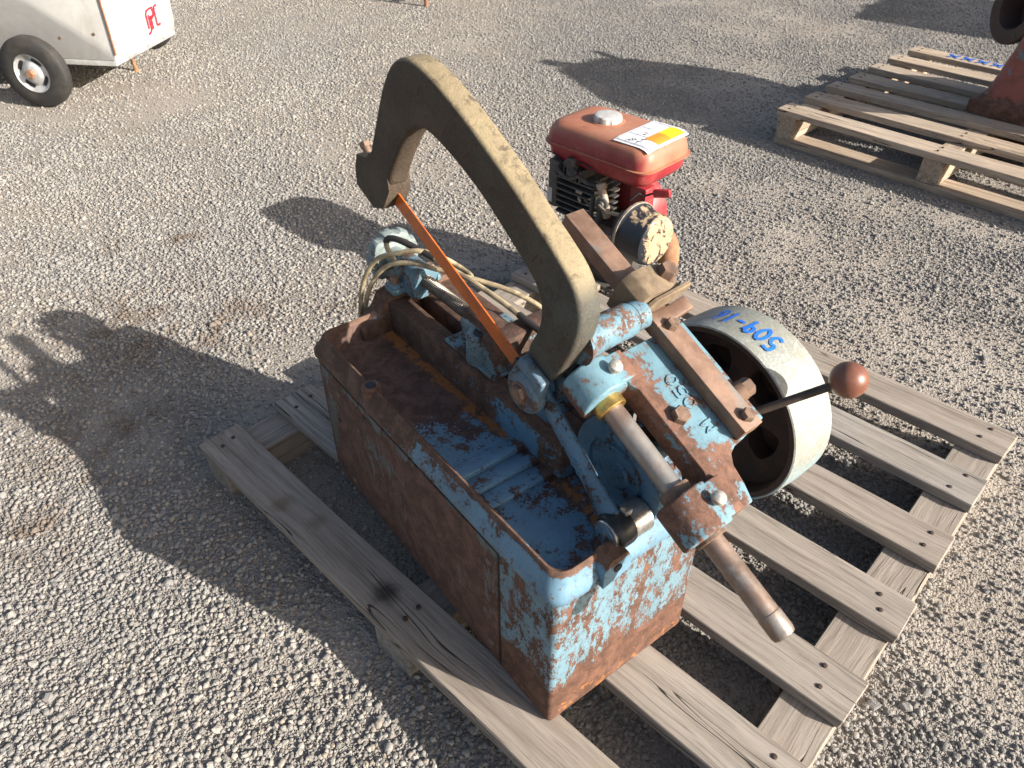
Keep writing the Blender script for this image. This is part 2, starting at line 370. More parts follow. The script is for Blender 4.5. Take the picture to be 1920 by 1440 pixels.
def make_bow():
    s = NT('bow_paint'); n1 = s.noise(14, 7, .7, .5); n2 = s.noise(95, 6, .72); nz = s.normal()
    col = s.mix(s.ramp(n1, .35, .65), (.052, .037, .027), (.080, .060, .042))
    col = s.mix(s.math('MULTIPLY', s.ramp(s.noise(7, 5, .6), .5, .65), .5), col, (.055, .058, .043))
    ax = s.xyz(); col = s.mix(s.math('MULTIPLY', s.ramp(ax[0], -.24, -.13), s.ramp(n1, .35, .6, .15, .6)), col, (.066, .084, .078))
    col = s.mix(s.math('MULTIPLY', s.ramp(nz[2], .25, .75), s.ramp(n1, .3, .6, .55, .95)), col, s.mix(s.noise(40, 6, .7), (.20, .16, .10), (.33, .265, .155)))
    col = s.mix(s.math('MULTIPLY', s.ramp(s.noise(26, 8, .75, .7), .60, .66), .75), col, (.045, .035, .03))
    col = s.mix(s.math('MULTIPLY', s.ramp(n2, .66, .74), .4), col, (.28, .22, .13))
    col = s.mix(s.math('MULTIPLY', s.ramp(s.noise(310, 4, .75), .5, .68), .55), col, (.15, .11, .07)); col = s.mix(s.math('MULTIPLY', s.ramp(s.noise(55, 9, .8, .4), .52, .64), .55), col, (.035, .027, .022)); s.bump(s.math('ADD', s.math('MULTIPLY', n2, .9), s.math('ADD', n1, s.math('MULTIPLY', s.noise(310, 4, .75), .5))), .6, .0025)
    s.l(col, s.b.inputs['Base Color'])
    return s.done(None, .72, 0, .35)
M['bow'] = make_bow()
M['dusty'] = rustmetal('dusty_brown_iron', (.12, .085, .055), (.235, .175, .11), None, .8, .05, 30)
M['shaft'] = rustmetal('worn_steel_shaft', (.20, .135, .10), (.30, .22, .175), (.30, .285, .265), .42, .55, 16, .5)
M['rust'] = rustmetal('rusty_iron', (.095, .058, .042), (.19, .115, .075), None, .75, .1)
M['rustbar'] = rustmetal('rusty_bar', (.16, .095, .065), (.27, .17, .12), (.16, .16, .15), .6, .25, 26, .62)
M['bolt'] = rustmetal('rusty_bolt', (.12, .075, .052), (.24, .16, .115), None, .65, .2, 90)
M['nipple'] = plain('grease_nipple_metal', (.55, .52, .46), .45, .4, .3, 200, .1, (.2, .13, .09), .5)
M['brass'] = plain('brass', (.62, .40, .12), .35, .85, .3, 120, .05, (.2, .13, .05), .4)
M['steel'] = plain('bright_steel', (.62, .61, .58), .3, .9, .2, 140, .05, (.1, .08, .06), .4)
M['black'] = plain('black_oily_iron', (.022, .023, .026), .4, .2, .4, 90, .1)
M['thread'] = plain('threaded_steel', (.16, .145, .125), .45, .6, .3, 90)
M['blade'] = plain('orange_blade_paint', (.58, .125, .015), .38, 0, .15, 50, .03, (.24, .075, .03), .5)
def make_pulley():
    s = NT('pulley_rim_paint'); ax = s.xyz(); n1 = s.noise(240, 4, .75); n2 = s.noise(22, 7, .7, .3)
    col = s.mix(s.ramp(n1, .42, .62), (.235, .245, .225), (.355, .37, .345))
    col = s.mix(s.math('MULTIPLY', s.ramp(n2, .42, .60), .5), col, (.23, .22, .165))
    m = s.math('MULTIPLY', s.ramp(ax[2], .30, .36, 1, 0), s.ramp(s.noise(45, 7, .72), .4, .6)); col = s.mix(s.math('MULTIPLY', m, .75), col, (.20, .37, .45))
    s.bump(n1, .2, .001); return s.done(col, .6, .15, .4)
M['pulley'] = make_pulley()
M['pulley_in'] = rustmetal('pulley_inside', (.03, .022, .02), (.085, .048, .034), None, .85, .1, 30)
M['mark'] = plain('blue_marker_paint', (.015, .14, .60), .5, 0, .15, 80, 0)
M['knob'] = plain('brown_plastic_knob', (.165, .062, .038), .38, 0, .15, 40, .06, (.28, .15, .10), .35)
M['lever'] = plain('dark_lever_steel', (.075, .055, .045), .5, .4, .3, 70, .1)
M['cable'] = plain('cream_cable', (.42, .34, .21), .6, 0, .3, 60, .05, (.13, .10, .065), .75)
M['sleeve'] = plain('black_cable_sleeve', (.035, .03, .026), .6, 0, .4, 60, .05)
# engine
def make_tank():
    s = NT('red_tank_paint'); nz = s.normal(); n1 = s.noise(40, 8, .72, .4); n2 = s.noise(12, 5, .6)
    col = s.mix(s.ramp(n2, .35, .65), (.21, .022, .03), (.29, .04, .048))
    dust = s.math('MULTIPLY', s.math('MAXIMUM', s.ramp(nz[2], .05, .75), s.ramp(nz[0], .45, .9, 0, .85)), s.ramp(n1, .2, .6, .72, 1.0))
    dust = s.math('MAXIMUM', dust, s.math('MULTIPLY', s.ramp(n1, .46, .68), .5))
    col = s.mix(dust, col, s.mix(s.ramp(n2, .3, .7), (.34, .13, .07), (.37, .175, .105)))
    col = s.mix(s.math('MULTIPLY', s.ramp(s.noise(75, 8, .78, .5), .56, .66), .6), col, (.15, .07, .04))
    s.bump(n1, .12, .001); return s.done(col, .5, 0, .45)
M['tank'] = make_tank()
M['red'] = plain('red_engine_paint', (.30, .025, .035), .4, 0, .2, 30, .05, (.3, .12, .07), .35)
M['cap'] = plain('grey_plastic_cap', (.44, .44, .43), .55, 0, .15, 60, .05, (.3, .25, .2), .3)
M['alu'] = plain('dirty_aluminium', (.10, .098, .092), .6, .35, .35, 70, .2, (.07, .055, .04), .6)
M['alu_l'] = plain('dusty_aluminium', (.36, .30, .235), .7, .2, .4, 90, .2, (.14, .10, .07), .6)
def make_aircl():
    s = NT('dusty_black_enamel'); n1 = s.noise(26, 8, .72, 1.2); g = s.normal(); ax = s.xyz()
    d = s.math('ADD', s.ramp(ax[0], .336, .348, -.22, .04), s.ramp(g[2], .35, .95, 0, .24))
    m = s.ramp(s.math('ADD', n1, d), .46, .54)
    col = s.mix(m, (.018, .021, .028), s.mix(s.noise(60, 6), (.30, .21, .12), (.46, .35, .22)))
    return s.done(col, s.ramp(m, 0, 1, .3, .85), 0, .5)
M['aircl'] = make_aircl()
M['exh'] = rustmetal('rusted_exhaust', (.20, .09, .05), (.34, .19, .10), None, .85, .1, 30)
M['hose'] = plain('black_rubber_hose', (.03, .03, .03), .6, 0, .3, 60, .05, (.16, .13, .1), .4)
M['paper'] = plain('white_sticker', (.60, .60, .62), .6, 0, .03, 30, 0)
M['yellow'] = plain('yellow_print', (.62, .55, .01), .6, 0, .03, 30, 0)
M['orangep'] = plain('orange_print', (.60, .25, .02), .6, 0, .03, 30, 0)
M['ink'] = plain('dark_ink', (.04, .04, .06), .6, 0, .05, 30, 0); M['inkl'] = plain('grey_print_line', (.22, .24, .32), .6, 0, .05, 30, 0)
# cart, rear machine
M['white'] = plain('white_cart_paint', (.45, .445, .43), .45, 0, .10, 6, .03, (.26, .24, .21), .45)
M['rubber'] = plain('tyre_rubber', (.026, .025, .024), .7, 0, .3, 30, .2, (.09, .07, .055), .3)
M['hubw'] = plain('silver_wheel', (.55, .55, .54), .4, .4, .2, 30, .1, (.12, .12, .13), .5)
M['logo'] = plain('red_logo_vinyl', (.60, .015, .04), .45, 0, .05, 30, 0)
M['mach'] = painted('rear_machine_paint', [('Z', .02, .09, .30, 0)], base=-.02, scale=16, paint=(.27, .075, .05), paint2=(.125, .165, .185), under=(.13, .065, .042), soft=.02, grime=.4, orange=-.08, speck=.3)
M['mach2'] = painted('orange_flaking_paint', base=-.02, scale=14, paint=(.33, .085, .06), paint2=(.15, .175, .185), under=(.12, .07, .05), grime=.4, orange=-.2)
M['darkrust'] = rustmetal('dark_brown_iron', (.05, .032, .026), (.10, .06, .045), None, .8, .1, 18)
M['leaf'] = plain('dry_orange_leaf', (.36, .11, .03), .8)

# ------------------------------------------------------------------ ground + gravel
def grid_obj(name, pts, mat):
    bm = bmesh.new(); vs = [bm.verts.new(Vector((x, y, 0))) for x, y in pts]; bm.faces.new(vs)
    bmesh.ops.triangulate(bm, faces=bm.faces); me = bpy.data.meshes.new(name); bm.to_mesh(me); bm.free(); me.materials.append(mat)
    o = bpy.data.objects.new(name, me); C.objects.link(o); return o
g = grid_obj('ground', [(-120, -120), (120, -120), (120, 120), (-120, 120)], M['ground']); g['kind'] = 'structure'

def pebble_group(name, density, rmin, rmax, pw, patch, seed, lift):
    ng = bpy.data.node_groups.new(name, 'GeometryNodeTree')
    ng.interface.new_socket('Geometry', in_out='INPUT', socket_type='NodeSocketGeometry')
    ng.interface.new_socket('Geometry', in_out='OUTPUT', socket_type='NodeSocketGeometry')
    N = lambda t, **k: (lambda x: ([setattr(x, a, v) for a, v in k.items()], x)[1])(ng.nodes.new(t)); L = ng.links.new
    gi = N('NodeGroupInput'); go = N('NodeGroupOutput')
    pos = N('GeometryNodeInputPosition'); mr = N('ShaderNodeMath', operation='MULTIPLY')
    for k_, (sc_, f0, f1, t0) in enumerate(((1.1, .40, .62, .28), (4.5, .30, .60, .35))):
        nz = N('ShaderNodeTexNoise'); nz.inputs['Scale'].default_value = sc_; nz.inputs['Detail'].default_value = 3; nz.inputs['Roughness'].default_value = .5; L(pos.outputs[0], nz.inputs['Vector'])
        q = N('ShaderNodeMapRange'); q.inputs['From Min'].default_value = f0; q.inputs['From Max'].default_value = f1; q.inputs['To Min'].default_value = t0; L(nz.outputs[0], q.inputs['Value']); L(q.outputs[0], mr.inputs[k_])
    dp = N('GeometryNodeDistributePointsOnFaces', distribute_method='RANDOM'); dp.inputs['Seed'].default_value = seed
    mm = N('ShaderNodeMath', operation='MULTIPLY'); L(mr.outputs[0], mm.inputs[0]); mm.inputs[1].default_value = density
    # subdivide so that the density field varies over the sheet
    sub = N('GeometryNodeSubdivideMesh'); sub.inputs['Level'].default_value = 7
    L(gi.outputs[0], sub.inputs[0]); L(sub.outputs[0], dp.inputs['Mesh']); L(mm.outputs[0], dp.inputs['Density'])
    jn = N('GeometryNodeJoinGeometry')
    for k in range(5):
        ico = N('GeometryNodeMeshIcoSphere'); ico.inputs['Radius'].default_value = 1.0; ico.inputs['Subdivisions'].default_value = 2
        p2 = N('GeometryNodeInputPosition'); n2 = N('ShaderNodeTexNoise', noise_dimensions='4D'); n2.inputs['W'].default_value = k * 7.3 + seed
        n2.inputs['Scale'].default_value = .75 + .12 * k; n2.inputs['Detail'].default_value = 2.5; L(p2.outputs[0], n2.inputs['Vector'])
        sb = N('ShaderNodeVectorMath', operation='SUBTRACT'); sb.inputs[1].default_value = (.5, .5, .5); L(n2.outputs['Color'], sb.inputs[0])
        sc = N('ShaderNodeVectorMath', operation='SCALE'); sc.inputs['Scale'].default_value = 1.7; L(sb.outputs[0], sc.inputs[0])
        sp = N('GeometryNodeSetPosition'); L(ico.outputs[0], sp.inputs['Geometry']); L(sc.outputs[0], sp.inputs['Offset'])
        tr = N('GeometryNodeTransform'); L(sp.outputs[0], tr.inputs[0]); tr.inputs['Scale'].default_value = (1.0, .72 + .06 * k, .52 + .07 * ((k * 3) % 5))
        ss = N('GeometryNodeSetShadeSmooth'); L(tr.outputs[0], ss.inputs[0]); ss.inputs['Shade Smooth'].default_value = k in (1, 3)
        g2 = N('GeometryNodeGeometryToInstance'); L(ss.outputs[0], g2.inputs[0]); L(g2.outputs[0], jn.inputs[0])
    ip = N('GeometryNodeInstanceOnPoints'); L(dp.outputs['Points'], ip.inputs['Points']); L(jn.outputs[0], ip.inputs['Instance']); ip.inputs['Pick Instance'].default_value = True
    rv = N('FunctionNodeRandomValue', data_type='FLOAT_VECTOR'); rv.inputs[0].default_value = (-.5, -.5, 0); rv.inputs[1].default_value = (.5, .5, 6.283); rv.inputs['Seed'].default_value = seed + 3
    L(rv.outputs[0], ip.inputs['Rotation'])
    rs = N('FunctionNodeRandomValue', data_type='FLOAT'); rs.inputs['Seed'].default_value = seed + 5
    pwn = N('ShaderNodeMath', operation='POWER'); pwn.inputs[1].default_value = pw
    L(rs.outputs[1], pwn.inputs[0])
    m2 = N('ShaderNodeMapRange'); L(pwn.outputs[0], m2.inputs['Value']); m2.inputs['To Min'].default_value = rmin; m2.inputs['To Max'].default_value = rmax
    L(m2.outputs[0], ip.inputs['Scale'])
    ti = N('GeometryNodeTranslateInstances'); L(ip.outputs[0], ti.inputs[0]); ti.inputs['Local Space'].default_value = False
    cz = N('ShaderNodeCombineXYZ'); mz = N('ShaderNodeMath', operation='MULTIPLY'); mz.inputs[1].default_value = lift; L(m2.outputs[0], mz.inputs[0]); L(mz.outputs[0], cz.inputs[2]); L(cz.outputs[0], ti.inputs['Translation'])
    sm = N('GeometryNodeSetMaterial'); sm.inputs['Material'].default_value = M['stone']; L(ti.outputs[0], sm.inputs[0]); L(sm.outputs[0], go.inputs[0])
    return ng
def gravel(name, poly, density, rmin, rmax, pw, patch, seed, lift, label):
    o = grid_obj(name, poly, M['stone']); o.location.z = .001; o['kind'] = 'stuff'; o['label'] = label; o['category'] = 'gravel'
    md = o.modifiers.new('scatter', 'NODES'); md.node_group = pebble_group(name + '_scatter', density, rmin, rmax, pw, patch, seed, lift)
    return o
NEAR = [(-1.9, -.75), (1.75, -.75), (1.75, 1.9), (-.3, 2.4), (-1.9, 1.5)]
FAR = [(-1.9, 1.5), (-.3, 2.4), (1.75, 1.9), (1.9, 3.0), (.6, 6.6), (-2.6, 5.0), (-5.6, 2.2), (-5.0, .4), (-1.9, -.75)]
gravel('gravel', NEAR, 36000, .0010, .0058, 2.2, 3.4, 3, .12, 'fine grey and beige gravel round the front pallet')
gravel('coarse_gravel', NEAR, 330, .0055, .0100, 1.8, 2.2, 11, .12, 'larger scattered pebbles among the fine gravel')
gravel('far_gravel', FAR, 17000, .0016, .0064, 2.2, 2.2, 23, .12, 'grey and beige gravel stretching behind the pallets')

# ------------------------------------------------------------------ pallets
H = .09                                                  # top of the front pallet
NAIL = None
def nail_mesh():
    global NAIL
    if NAIL is None:
        bm = bmesh.new(); lathe(bm, (0, 0, -.002), (0, 0, 1), [(.0042, 0), (.0042, .0026), (.003, .0032)], 10); smooth(bm)
        NAIL = bpy.data.meshes.new('nail'); bm.to_mesh(NAIL); bm.free(); NAIL.materials.append(M['nail'])
    return NAIL
def plank(name, L, Wd, T, mat, parent, loc, rz=0.0, seg=7, warp=.0012, rough=.0012):
    """sawn board along X from 0, with slightly wavy edges"""
    bm = bmesh.new(); loops = []
    ph = random.uniform(0, 99); bow = random.uniform(-warp, warp) * 2
    for i in range(seg + 1):
        t = i / seg; x = L * t; sag = bow * (1 - (2 * t - 1) ** 2)
        j = lambda k: noise.noise(Vector((x * 7 + ph, k * 3.7, ph))) * rough * 2
        loops.append([bm.verts.new(Vector((x + (random.uniform(-.002, .002) if i in (0, seg) else 0), y, z + sag))) for y, z in ((j(0), -T), (Wd + j(1), -T), (Wd + j(2), 0), (j(3), 0))])
    skin(bm, loops)
    return finish(name, bm, mat, parent, bev=.0016, seg=1, ang=25, bang=50, loc=loc, rot=(0, 0, rz))
pal = thing('pallet', 'grey weathered wooden pallet carrying the blue hacksaw machine', 'pallet', (0, 0, 0), 0, 'wooden pallets')
YS = [(0, .087), (.172, .263), (.352, .436), (.536, .62), (.715, .80), (.895, .983), (1.066, 1.156)]
LEN = 1.165
for i, (y0, y1) in enumerate(YS):
    bd = plank('board', LEN + random.uniform(-.006, .004), y1 - y0, .021, M['wood'] if i else M['wood_s'], pal, (-.02 * y0 + random.uniform(-.002, .003), y0, H - (.0004 if i else 0)), 0)
    for x in (.04, .592, 1.118):
        for fy in (.3, .72):
            n = bpy.data.objects.new('nail', nail_mesh()); C.objects.link(n); n.parent = bd
            n.location = (x + random.uniform(-.012, .012), (y1 - y0) * fy + random.uniform(-.008, .008), .0008)
for x0, x1 in ((.004, .082), (.552, .632), (1.08, 1.160)):
    plank('bearer', 1.15, x1 - x0, .075, M['wood'], pal, (x1 - .001, .004, H - .0215), R(91.1), 6)

rp = thing('pallet', 'tan wooden pallet with blue crosses sprayed on its last board', 'pallet', (-.083, 2.405, 0), R(-2.4), 'wooden pallets')
RH = .13
RY = [(0, .095), (.19, .285), (.37, .46), (.545, .64), (.73, .82), (.915, 1.005), (1.10, 1.195)]
for i, (y0, y1) in enumerate(RY):
    bd = plank('board', 1.17, y1 - y0, .022, M['wood2'], rp, (-.012 + random.uniform(-.006, .006), y0, RH))
    for x in (.035, .59):
        for fy in (.3, .7):
            n = bpy.data.objects.new('nail', nail_mesh()); C.objects.link(n); n.parent = bd; n.location = (x, (y1 - y0) * fy, .001)
    if i == 6:
        bm = bmesh.new(); ln = []
        for k in range(4): ln += [[(p[0] * .05 + .16 + k * .062, p[1] * .05 + .028) for p in q] for q in GLY['X']]
        strokes(bm, ln, lambda u, v, h: Vector((u, v, h)), .011, lift=.0016); finish('paint_mark', bm, M['mark'], bd)
for x in (.0, .55, 1.09):
    plank('bearer', 1.185, .07, .084, M['wood2'], rp, (x + .07, .006, RH - .0225), R(90), 6)
for y0 in (.0, .53, 1.08):
    plank('bottom_board', 1.17, .10, .022, M['wood2'], rp, (0, y0, .0235))

# ------------------------------------------------------------------ power hacksaw
SAW = thing('power_hacksaw', 'blue and rusty power hacksaw machine with arched saw bow and orange blade', 'hacksaw', (.866, .065, H), R(-8.4))
A0, B1 = -.628, .266
def loft_rr(bm, secs, cap0, cap1):
    loops = []
    for c, i, r in secs: loops.append([bm.verts.new(Vector((x, y, c))) for x, y in rrect(A0 + i, -i, i, B1 - i, r)])
    skin(bm, loops, cap0, cap1)
bm = bmesh.new(); loft_rr(bm, [(.0006, .002, .005), (.003, .0, .007), (.10, .0, .008), (.276, .000, .012)], True, False)
BASE = finish('base', bm, M['base'], SAW)
bm = bmesh.new(); loft_rr(bm, [(.270, .004, .02), (.2705, -.004, .020), (.274, -.0062, .022), (.284, -.0055, .022), (.292, -.001, .022), (.303, .0045, .022), (.309, .0065, .022), (.3115, .0095, .021), (.310, .013, .020), (.304, .0150, .019)], False, False)
jitter(bm, .0012, 14)
for p in ((-.446, .010),):                                   # vertical drain boss on the long side
    lathe(bm, (p[0], p[1], .245), (0, 0, 1), [(.009, 0), (.0145, .02), (.0145, .066), (.012, .068), (.008, .068), (.008, .05)], 20)
prism(bm, [(.062, .272), (.062, .30), (.072, .316), (.098, .316), (.106, .30), (.106, .28)], -.012, .014, 'yz')
RIM = finish('rim', bm, M['rim'], SAW, ang=50)
bm = bmesh.new(); cyl(bm, (.012, .083, .297), (.0155, .083, .297), .0062, seg=16); finish('bolt_hole', bm, M['black'], RIM)
bm = bmesh.new(); cyl(bm, (-.446, .010, .3105), (-.446, .010, .3138), .0075, seg=16); finish('drain_hole', bm, M['black'], RIM)
# tray: inner wall and stepped floor
bm = bmesh.new()
def trr(i, r): return rrect(A0 + i, -i, i, B1 - i, r)
loops = [[bm.verts.new(Vector((x, y, c))) for x, y in trr(i, r)] for c, i, r in ((.3045, .0145, .019), (.292, .017, .020), (.283, .020, .022), (.276, .027, .026))]
skin(bm, loops, False, True)
TRAY = finish('tray', bm, M['tray'], SAW, ang=50)
for k, (a, hgt) in enumerate(((-.226, .0085), (-.194, .0065), (-.162, .0050))):
    bm = bmesh.new(); prism(bm, [(a - .033, .275), (a, .275), (a, .276 + hgt), (a - .003, .277 + hgt), (a - .032, .2765 + hgt * .2)], .022, .137); finish('floor_step', bm, M['tray'], TRAY, bev=.001, seg=1)
# removable side panel
bm = bmesh.new(); box(bm, (-.605, -.0035, .012), (-.112, .006, .262)); PAN = finish('side_panel', bm, M['panel'], SAW, bev=.0015, seg=2)
bm = bmesh.new(); box(bm, (-.1115, -.0008, .004), (-.1095, .004, .268)); finish('panel_seam', bm, M['black'], SAW)
for a, c in ((-.545, .035), (-.128, .045), (-.128, .23), (-.545, .235)):
    bm = bmesh.new(); lathe(bm, (a, -.003, c), (0, -1, 0), [(.0062, 0), (.0058, .002), (.003, .0034)], 14); finish('screw', bm, M['bolt'], PAN)
for a, c in ((-.46, .245), (-.565, .165)):
    bm = bmesh.new(); cyl(bm, (a, -.003, c), (a, -.0042, c), .005, seg=14); finish('screw_hole', bm, M['black'], PAN)
# vise bed with two ways and a slot
bm = bmesh.new()
box(bm, (-.612, .132, .25), (-.150, .167, .335)); box(bm, (-.612, .193, .25), (-.150, .268, .335)); box(bm, (-.612, .1669, .25), (-.592, .1931, .3348)); box(bm, (-.27, .1669, .25), (-.150, .1931, .3348))
prism(bm, [(.078, .295), (.100, .308), (.115, .320), (.128, .342), (.15, .347), (.264, .347), (.269, .33), (.269, .27), (.078, .27)], -.634, -.597, 'yz')
BED = finish('vise_bed', bm, M['bed'], SAW, bev=.0035, seg=2)
bm = bmesh.new(); box(bm, (-.593, .166, .2545), (-.268, .194, .256)); finish('slot_floor', bm, M['black'], BED)
# screw bearing block with two bolted ears
bm = bmesh.new()
cyl(bm, (-.625, .184, .376), (-.556, .184, .376), .0235, seg=28)
prism(bm, [(.1605, .345), (.1605, .376), (.2075, .376), (.2075, .345)], -.624, -.557, 'yz')
box(bm, (-.620, .138, .3455), (-.588, .232, .357)); box(bm, (-.616, .1385, .3565), (-.590, .162, .363)); box(bm, (-.616, .206, .3565), (-.590, .2315, .363))
SB = finish('screw_bearing', bm, M['blue'], SAW, bev=.003, seg=2)
for b in (.150, .219): bolt('bolt', (-.603, b, .3625), (0, 0, 1), M['bolt'], SB, .0085, .012)
# vise screw (real thread) and handwheel
bm = bmesh.new(); loops = []
turns, per, L0, L1 = 40, 8, -.57, -.40
prof = [(.0088, 0), (.0112, .35), (.0112, .6), (.0088, .95)]
for i in range(turns):
    for r, f in prof:
        a = L0 + (L1 - L0) * (i + f) / turns; loops.append([bm.verts.new(Vector((a, .184 + r * math.cos(2 * math.pi * k / 14), .376 + r * math.sin(2 * math.pi * k / 14)))) for k in range(14)])
skin(bm, loops); finish('vise_screw', bm, M['thread'], SAW, ang=20)
bm = bmesh.new(); seg = 72; loops = []
for r0, h in ((.010, -.006), (.030, -.010), (.040, -.004), (.0475, .002), (.0485, .012), (.0455, .020), (.036, .022), (.026, .014), (.018, .016), (.016, .040)):
    lp = []
    for k in range(seg):
        th = 2 * math.pi * k / seg; notch = 1.0
        if r0 > .038: notch = 1 - .085 * max(0, min(1, (math.cos(th * 9) - .45) / .25))
        lp.append(bm.verts.new(Vector((-.676 + h, .184 + r0 * notch * math.cos(th), .376 + r0 * notch * math.sin(th)))))
    loops.append(lp)
skin(bm, loops); finish('handwheel', bm, M['hwheel'], SAW, ang=40)
# moving jaw: base, curved rib, boss for the screw, plate
bm = bmesh.new()
box(bm, (-.445, .143, .3353), (-.315, .262, .343))
prism(bm, [(-.445, .336), (-.438, .345), (-.425, .372), (-.415, .392), (-.395, .398), (-.372, .397), (-.340, .397), (-.326, .395), (-.326, .336)], .168, .202)
cyl(bm, (-.425, .184, .376), (-.345, .184, .376), .0235, seg=24)
cyl(bm, (-.372, .163, .336), (-.372, .163, .385), .0245, .0225, seg=24)
prism(bm, [(-.352, .336), (-.352, .399), (-.318, .399), (-.318, .336)], .150, .282)
prism(bm, [(-.40, .336), (-.36, .392), (-.34, .392), (-.34, .336)], .215, .228)
JAW = finish('moving_jaw', bm, M['jaw'], SAW, bev=.003, seg=2)
bolt('bolt', (-.362, .225, .345), (0, 0, 1), M['bolt'], JAW, .0095, .010)
bm = bmesh.new(); cyl(bm, (-.372, .163, .3845), (-.372, .163, .3862), .012, seg=18); finish('bolt_hole', bm, M['black'], JAW)
bm = bmesh.new()
prism(bm, [(-.262, .324), (-.262, .392), (-.236, .394), (-.205, .345), (-.198, .324)], .150, .266)
FJ = finish('fixed_jaw', bm, M['blue_d'], SAW, bev=.003, seg=2)
# crank disc, its shaft bearing pedestal, connecting rod
PV = Vector((-.07, 0, .345)); TAU = R(23.5); CT, ST = math.cos(TAU), math.sin(TAU)
def sw(u, b, n): return Vector((PV.x + u * CT + n * ST, b, PV.z - u * ST + n * CT))
bm = bmesh.new()
lathe(bm, (PV.x, .152, PV.z), (0, 1, 0), [(.018, -.004), (.022, -.004), (.024, .0), (.040, .0), (.0415, .0035), (.047, .0035), (.0485, 0), (.067, 0), (.0735, .002), (.0745, .005), (.0745, .017), (.07, .019)], 64)
DISC = finish('crank_disc', bm, M['disc'], SAW, ang=30)
bm = bmesh.new(); prism(bm, [(-.135, .25), (-.115, .33), (-.10, .372), (-.07, .384), (-.04, .372), (-.02, .33), (-.010, .25)], .190, .225); cyl(bm, (PV.x, .178, PV.z), (PV.x, .335, PV.z), .024); cyl(bm, (PV.x, .182, PV.z), (PV.x, .24, PV.z), .04)
prism(bm, [(-.15, .25), (-.145, .29), (-.02, .29), (-.012, .25)], .185, .262)
finish('bearing_pedestal', bm, M['blue_d'], SAW, bev=.003)
bossA = sw(-.1345, .0, .0455); pin = Vector((-.018, 0, .318))
bm = bmesh.new(); d = Vector((pin.x - bossA.x, 0, pin.z - bossA.z)); L = d.length; d.normalize(); pr = Vector((d.z, 0, -d.x))
loops = []
for t, wd, th in ((.0, .018, .010), (.05, .019, .010), (.12, .0145, .0085), (.5, .0150, .0085), (.78, .0165, .009), (.9, .0185, .010), (1.0, .019, .010)):
    c = Vector((bossA.x, .110, bossA.z)) + d * (L * t)
    loops.append([bm.verts.new(c + pr * (wd * math.cos(2 * math.pi * k / 16)) + Vector((0, th * (1 if abs(math.sin(2 * math.pi * k / 16)) > .3 else .8) * math.sin(2 * math.pi * k / 16), 0))) for k in range(16)])
skin(bm, loops); cyl(bm, (bossA.x, .099, bossA.z), (bossA.x, .121, bossA.z), .020); 
ROD = finish('connecting_rod', bm, M['blue_d'], SAW, ang=50)
bm = bmesh.new(); ln = text_lines('1700', .009, .011, .004)
strokes(bm, ln, lambda u, v, h: Vector((bossA.x, .1015 - h, bossA.z)) + d * (.075 + u) + pr * (.0055 - v), .0028, thick=.0012, lift=-.0005); finish('raised_number', bm, M['blue_d'], ROD)
bm = bmesh.new(); lathe(bm, (pin.x, .128, pin.z), (0, -1, 0), [(.0225, -.022), (.0225, .006), (.0205, .008)], 32); finish('pin_collar', bm, M['steel'], SAW)
bm = bmesh.new(); lathe(bm, (pin.x, .1215, pin.z), (0, -1, 0), [(.0235, 0), (.0245, .004), (.0245, .022), (.022, .026)], 32); finish('pin_bush', bm, M['black'], SAW)
bm = bmesh.new(); lathe(bm, (pin.x, .0955, pin.z), (0, -1, 0), [(.019, 0), (.0195, .003), (.0185, .0045), (.014, .005)], 32); PINW = finish('pin_washer', bm, M['steel'], SAW)
bm = bmesh.new(); lathe(bm, (pin.x, .0908, pin.z), (0, -1, 0), [(.014, 0), (.0135, .0012)], 24); finish('washer_face', bm, M['blue_d'], PINW)
bm = bmesh.new(); box(bm, (pin.x - .002, .087, pin.z - .008), (pin.x + .002, .091, pin.z + .008)); finish('cotter', bm, M['steel'], PINW)
bm = bmesh.new(); box(bm, (pin.x - .005, .114, pin.z + .020), (pin.x + .007, .126, pin.z + .030)); finish('grub_screw', bm, M['steel'], SAW, bev=.002)

# --- everything on the tilted arm is built in the arm's own frame (X along the guide shaft, Z square to it)
def arm(name, bm, mat, parent=None, **k):
    if parent is None: return finish(name, bm, mat, SAW, loc=PV, rot=(0, TAU, 0), **k)
    return finish(name, bm, mat, parent, **k)
SB_, SN = .138, .0985                                      # shaft axis
bm = bmesh.new()
prism(bm, [(-.098, .168), (-.098, .291), (.055, .291), (.063, .246), (.064, .232), (.070, .219), (.082, .211), (.104, .207), (.126, .200), (.126, .166), (.080, .168), (.071, .172), (-.047, .172), (-.058, .166)], .082, .1185, 'xy')
for u0, u1 in ((-.104, -.058), (.077, .130)):
    lathe(bm, (u0, SB_, SN), (1, 0, 0), [(.0305, 0), (.033, .0025), (.033, u1 - u0 - .0025), (.0305, u1 - u0)], 32)
    box(bm, (u0 + .004, SB_, SN - .022), (u1 - .004, .18, .1225 + .004))
prism(bm, [(-.085, .09), (-.035, -.02), (0, -.045), (.04, -.02), (.05, .09)], .225, .28)
cyl(bm, (0, .215, 0), (0, .325, 0), .043, seg=32)
ARM = arm('arm_casting', bm, M['arm'], bev=.0045, seg=3, ang=40)
for i, ch in enumerate('M 050'):
    if ch == ' ': continue
    bm = bmesh.new(); strokes(bm, text_lines(ch, .0125, .0165, 0), lambda u, v, h: Vector((.037 - u - i * .0172, .226 - v, .1185 + h)), .0036, thick=.0022, lift=-.0004); arm('raised_letter', bm, M['arm'], ARM)
bolt('bolt', (.004, .193, .1185), (0, 0, 1), M['bolt'], ARM, .0115, .010, .2)
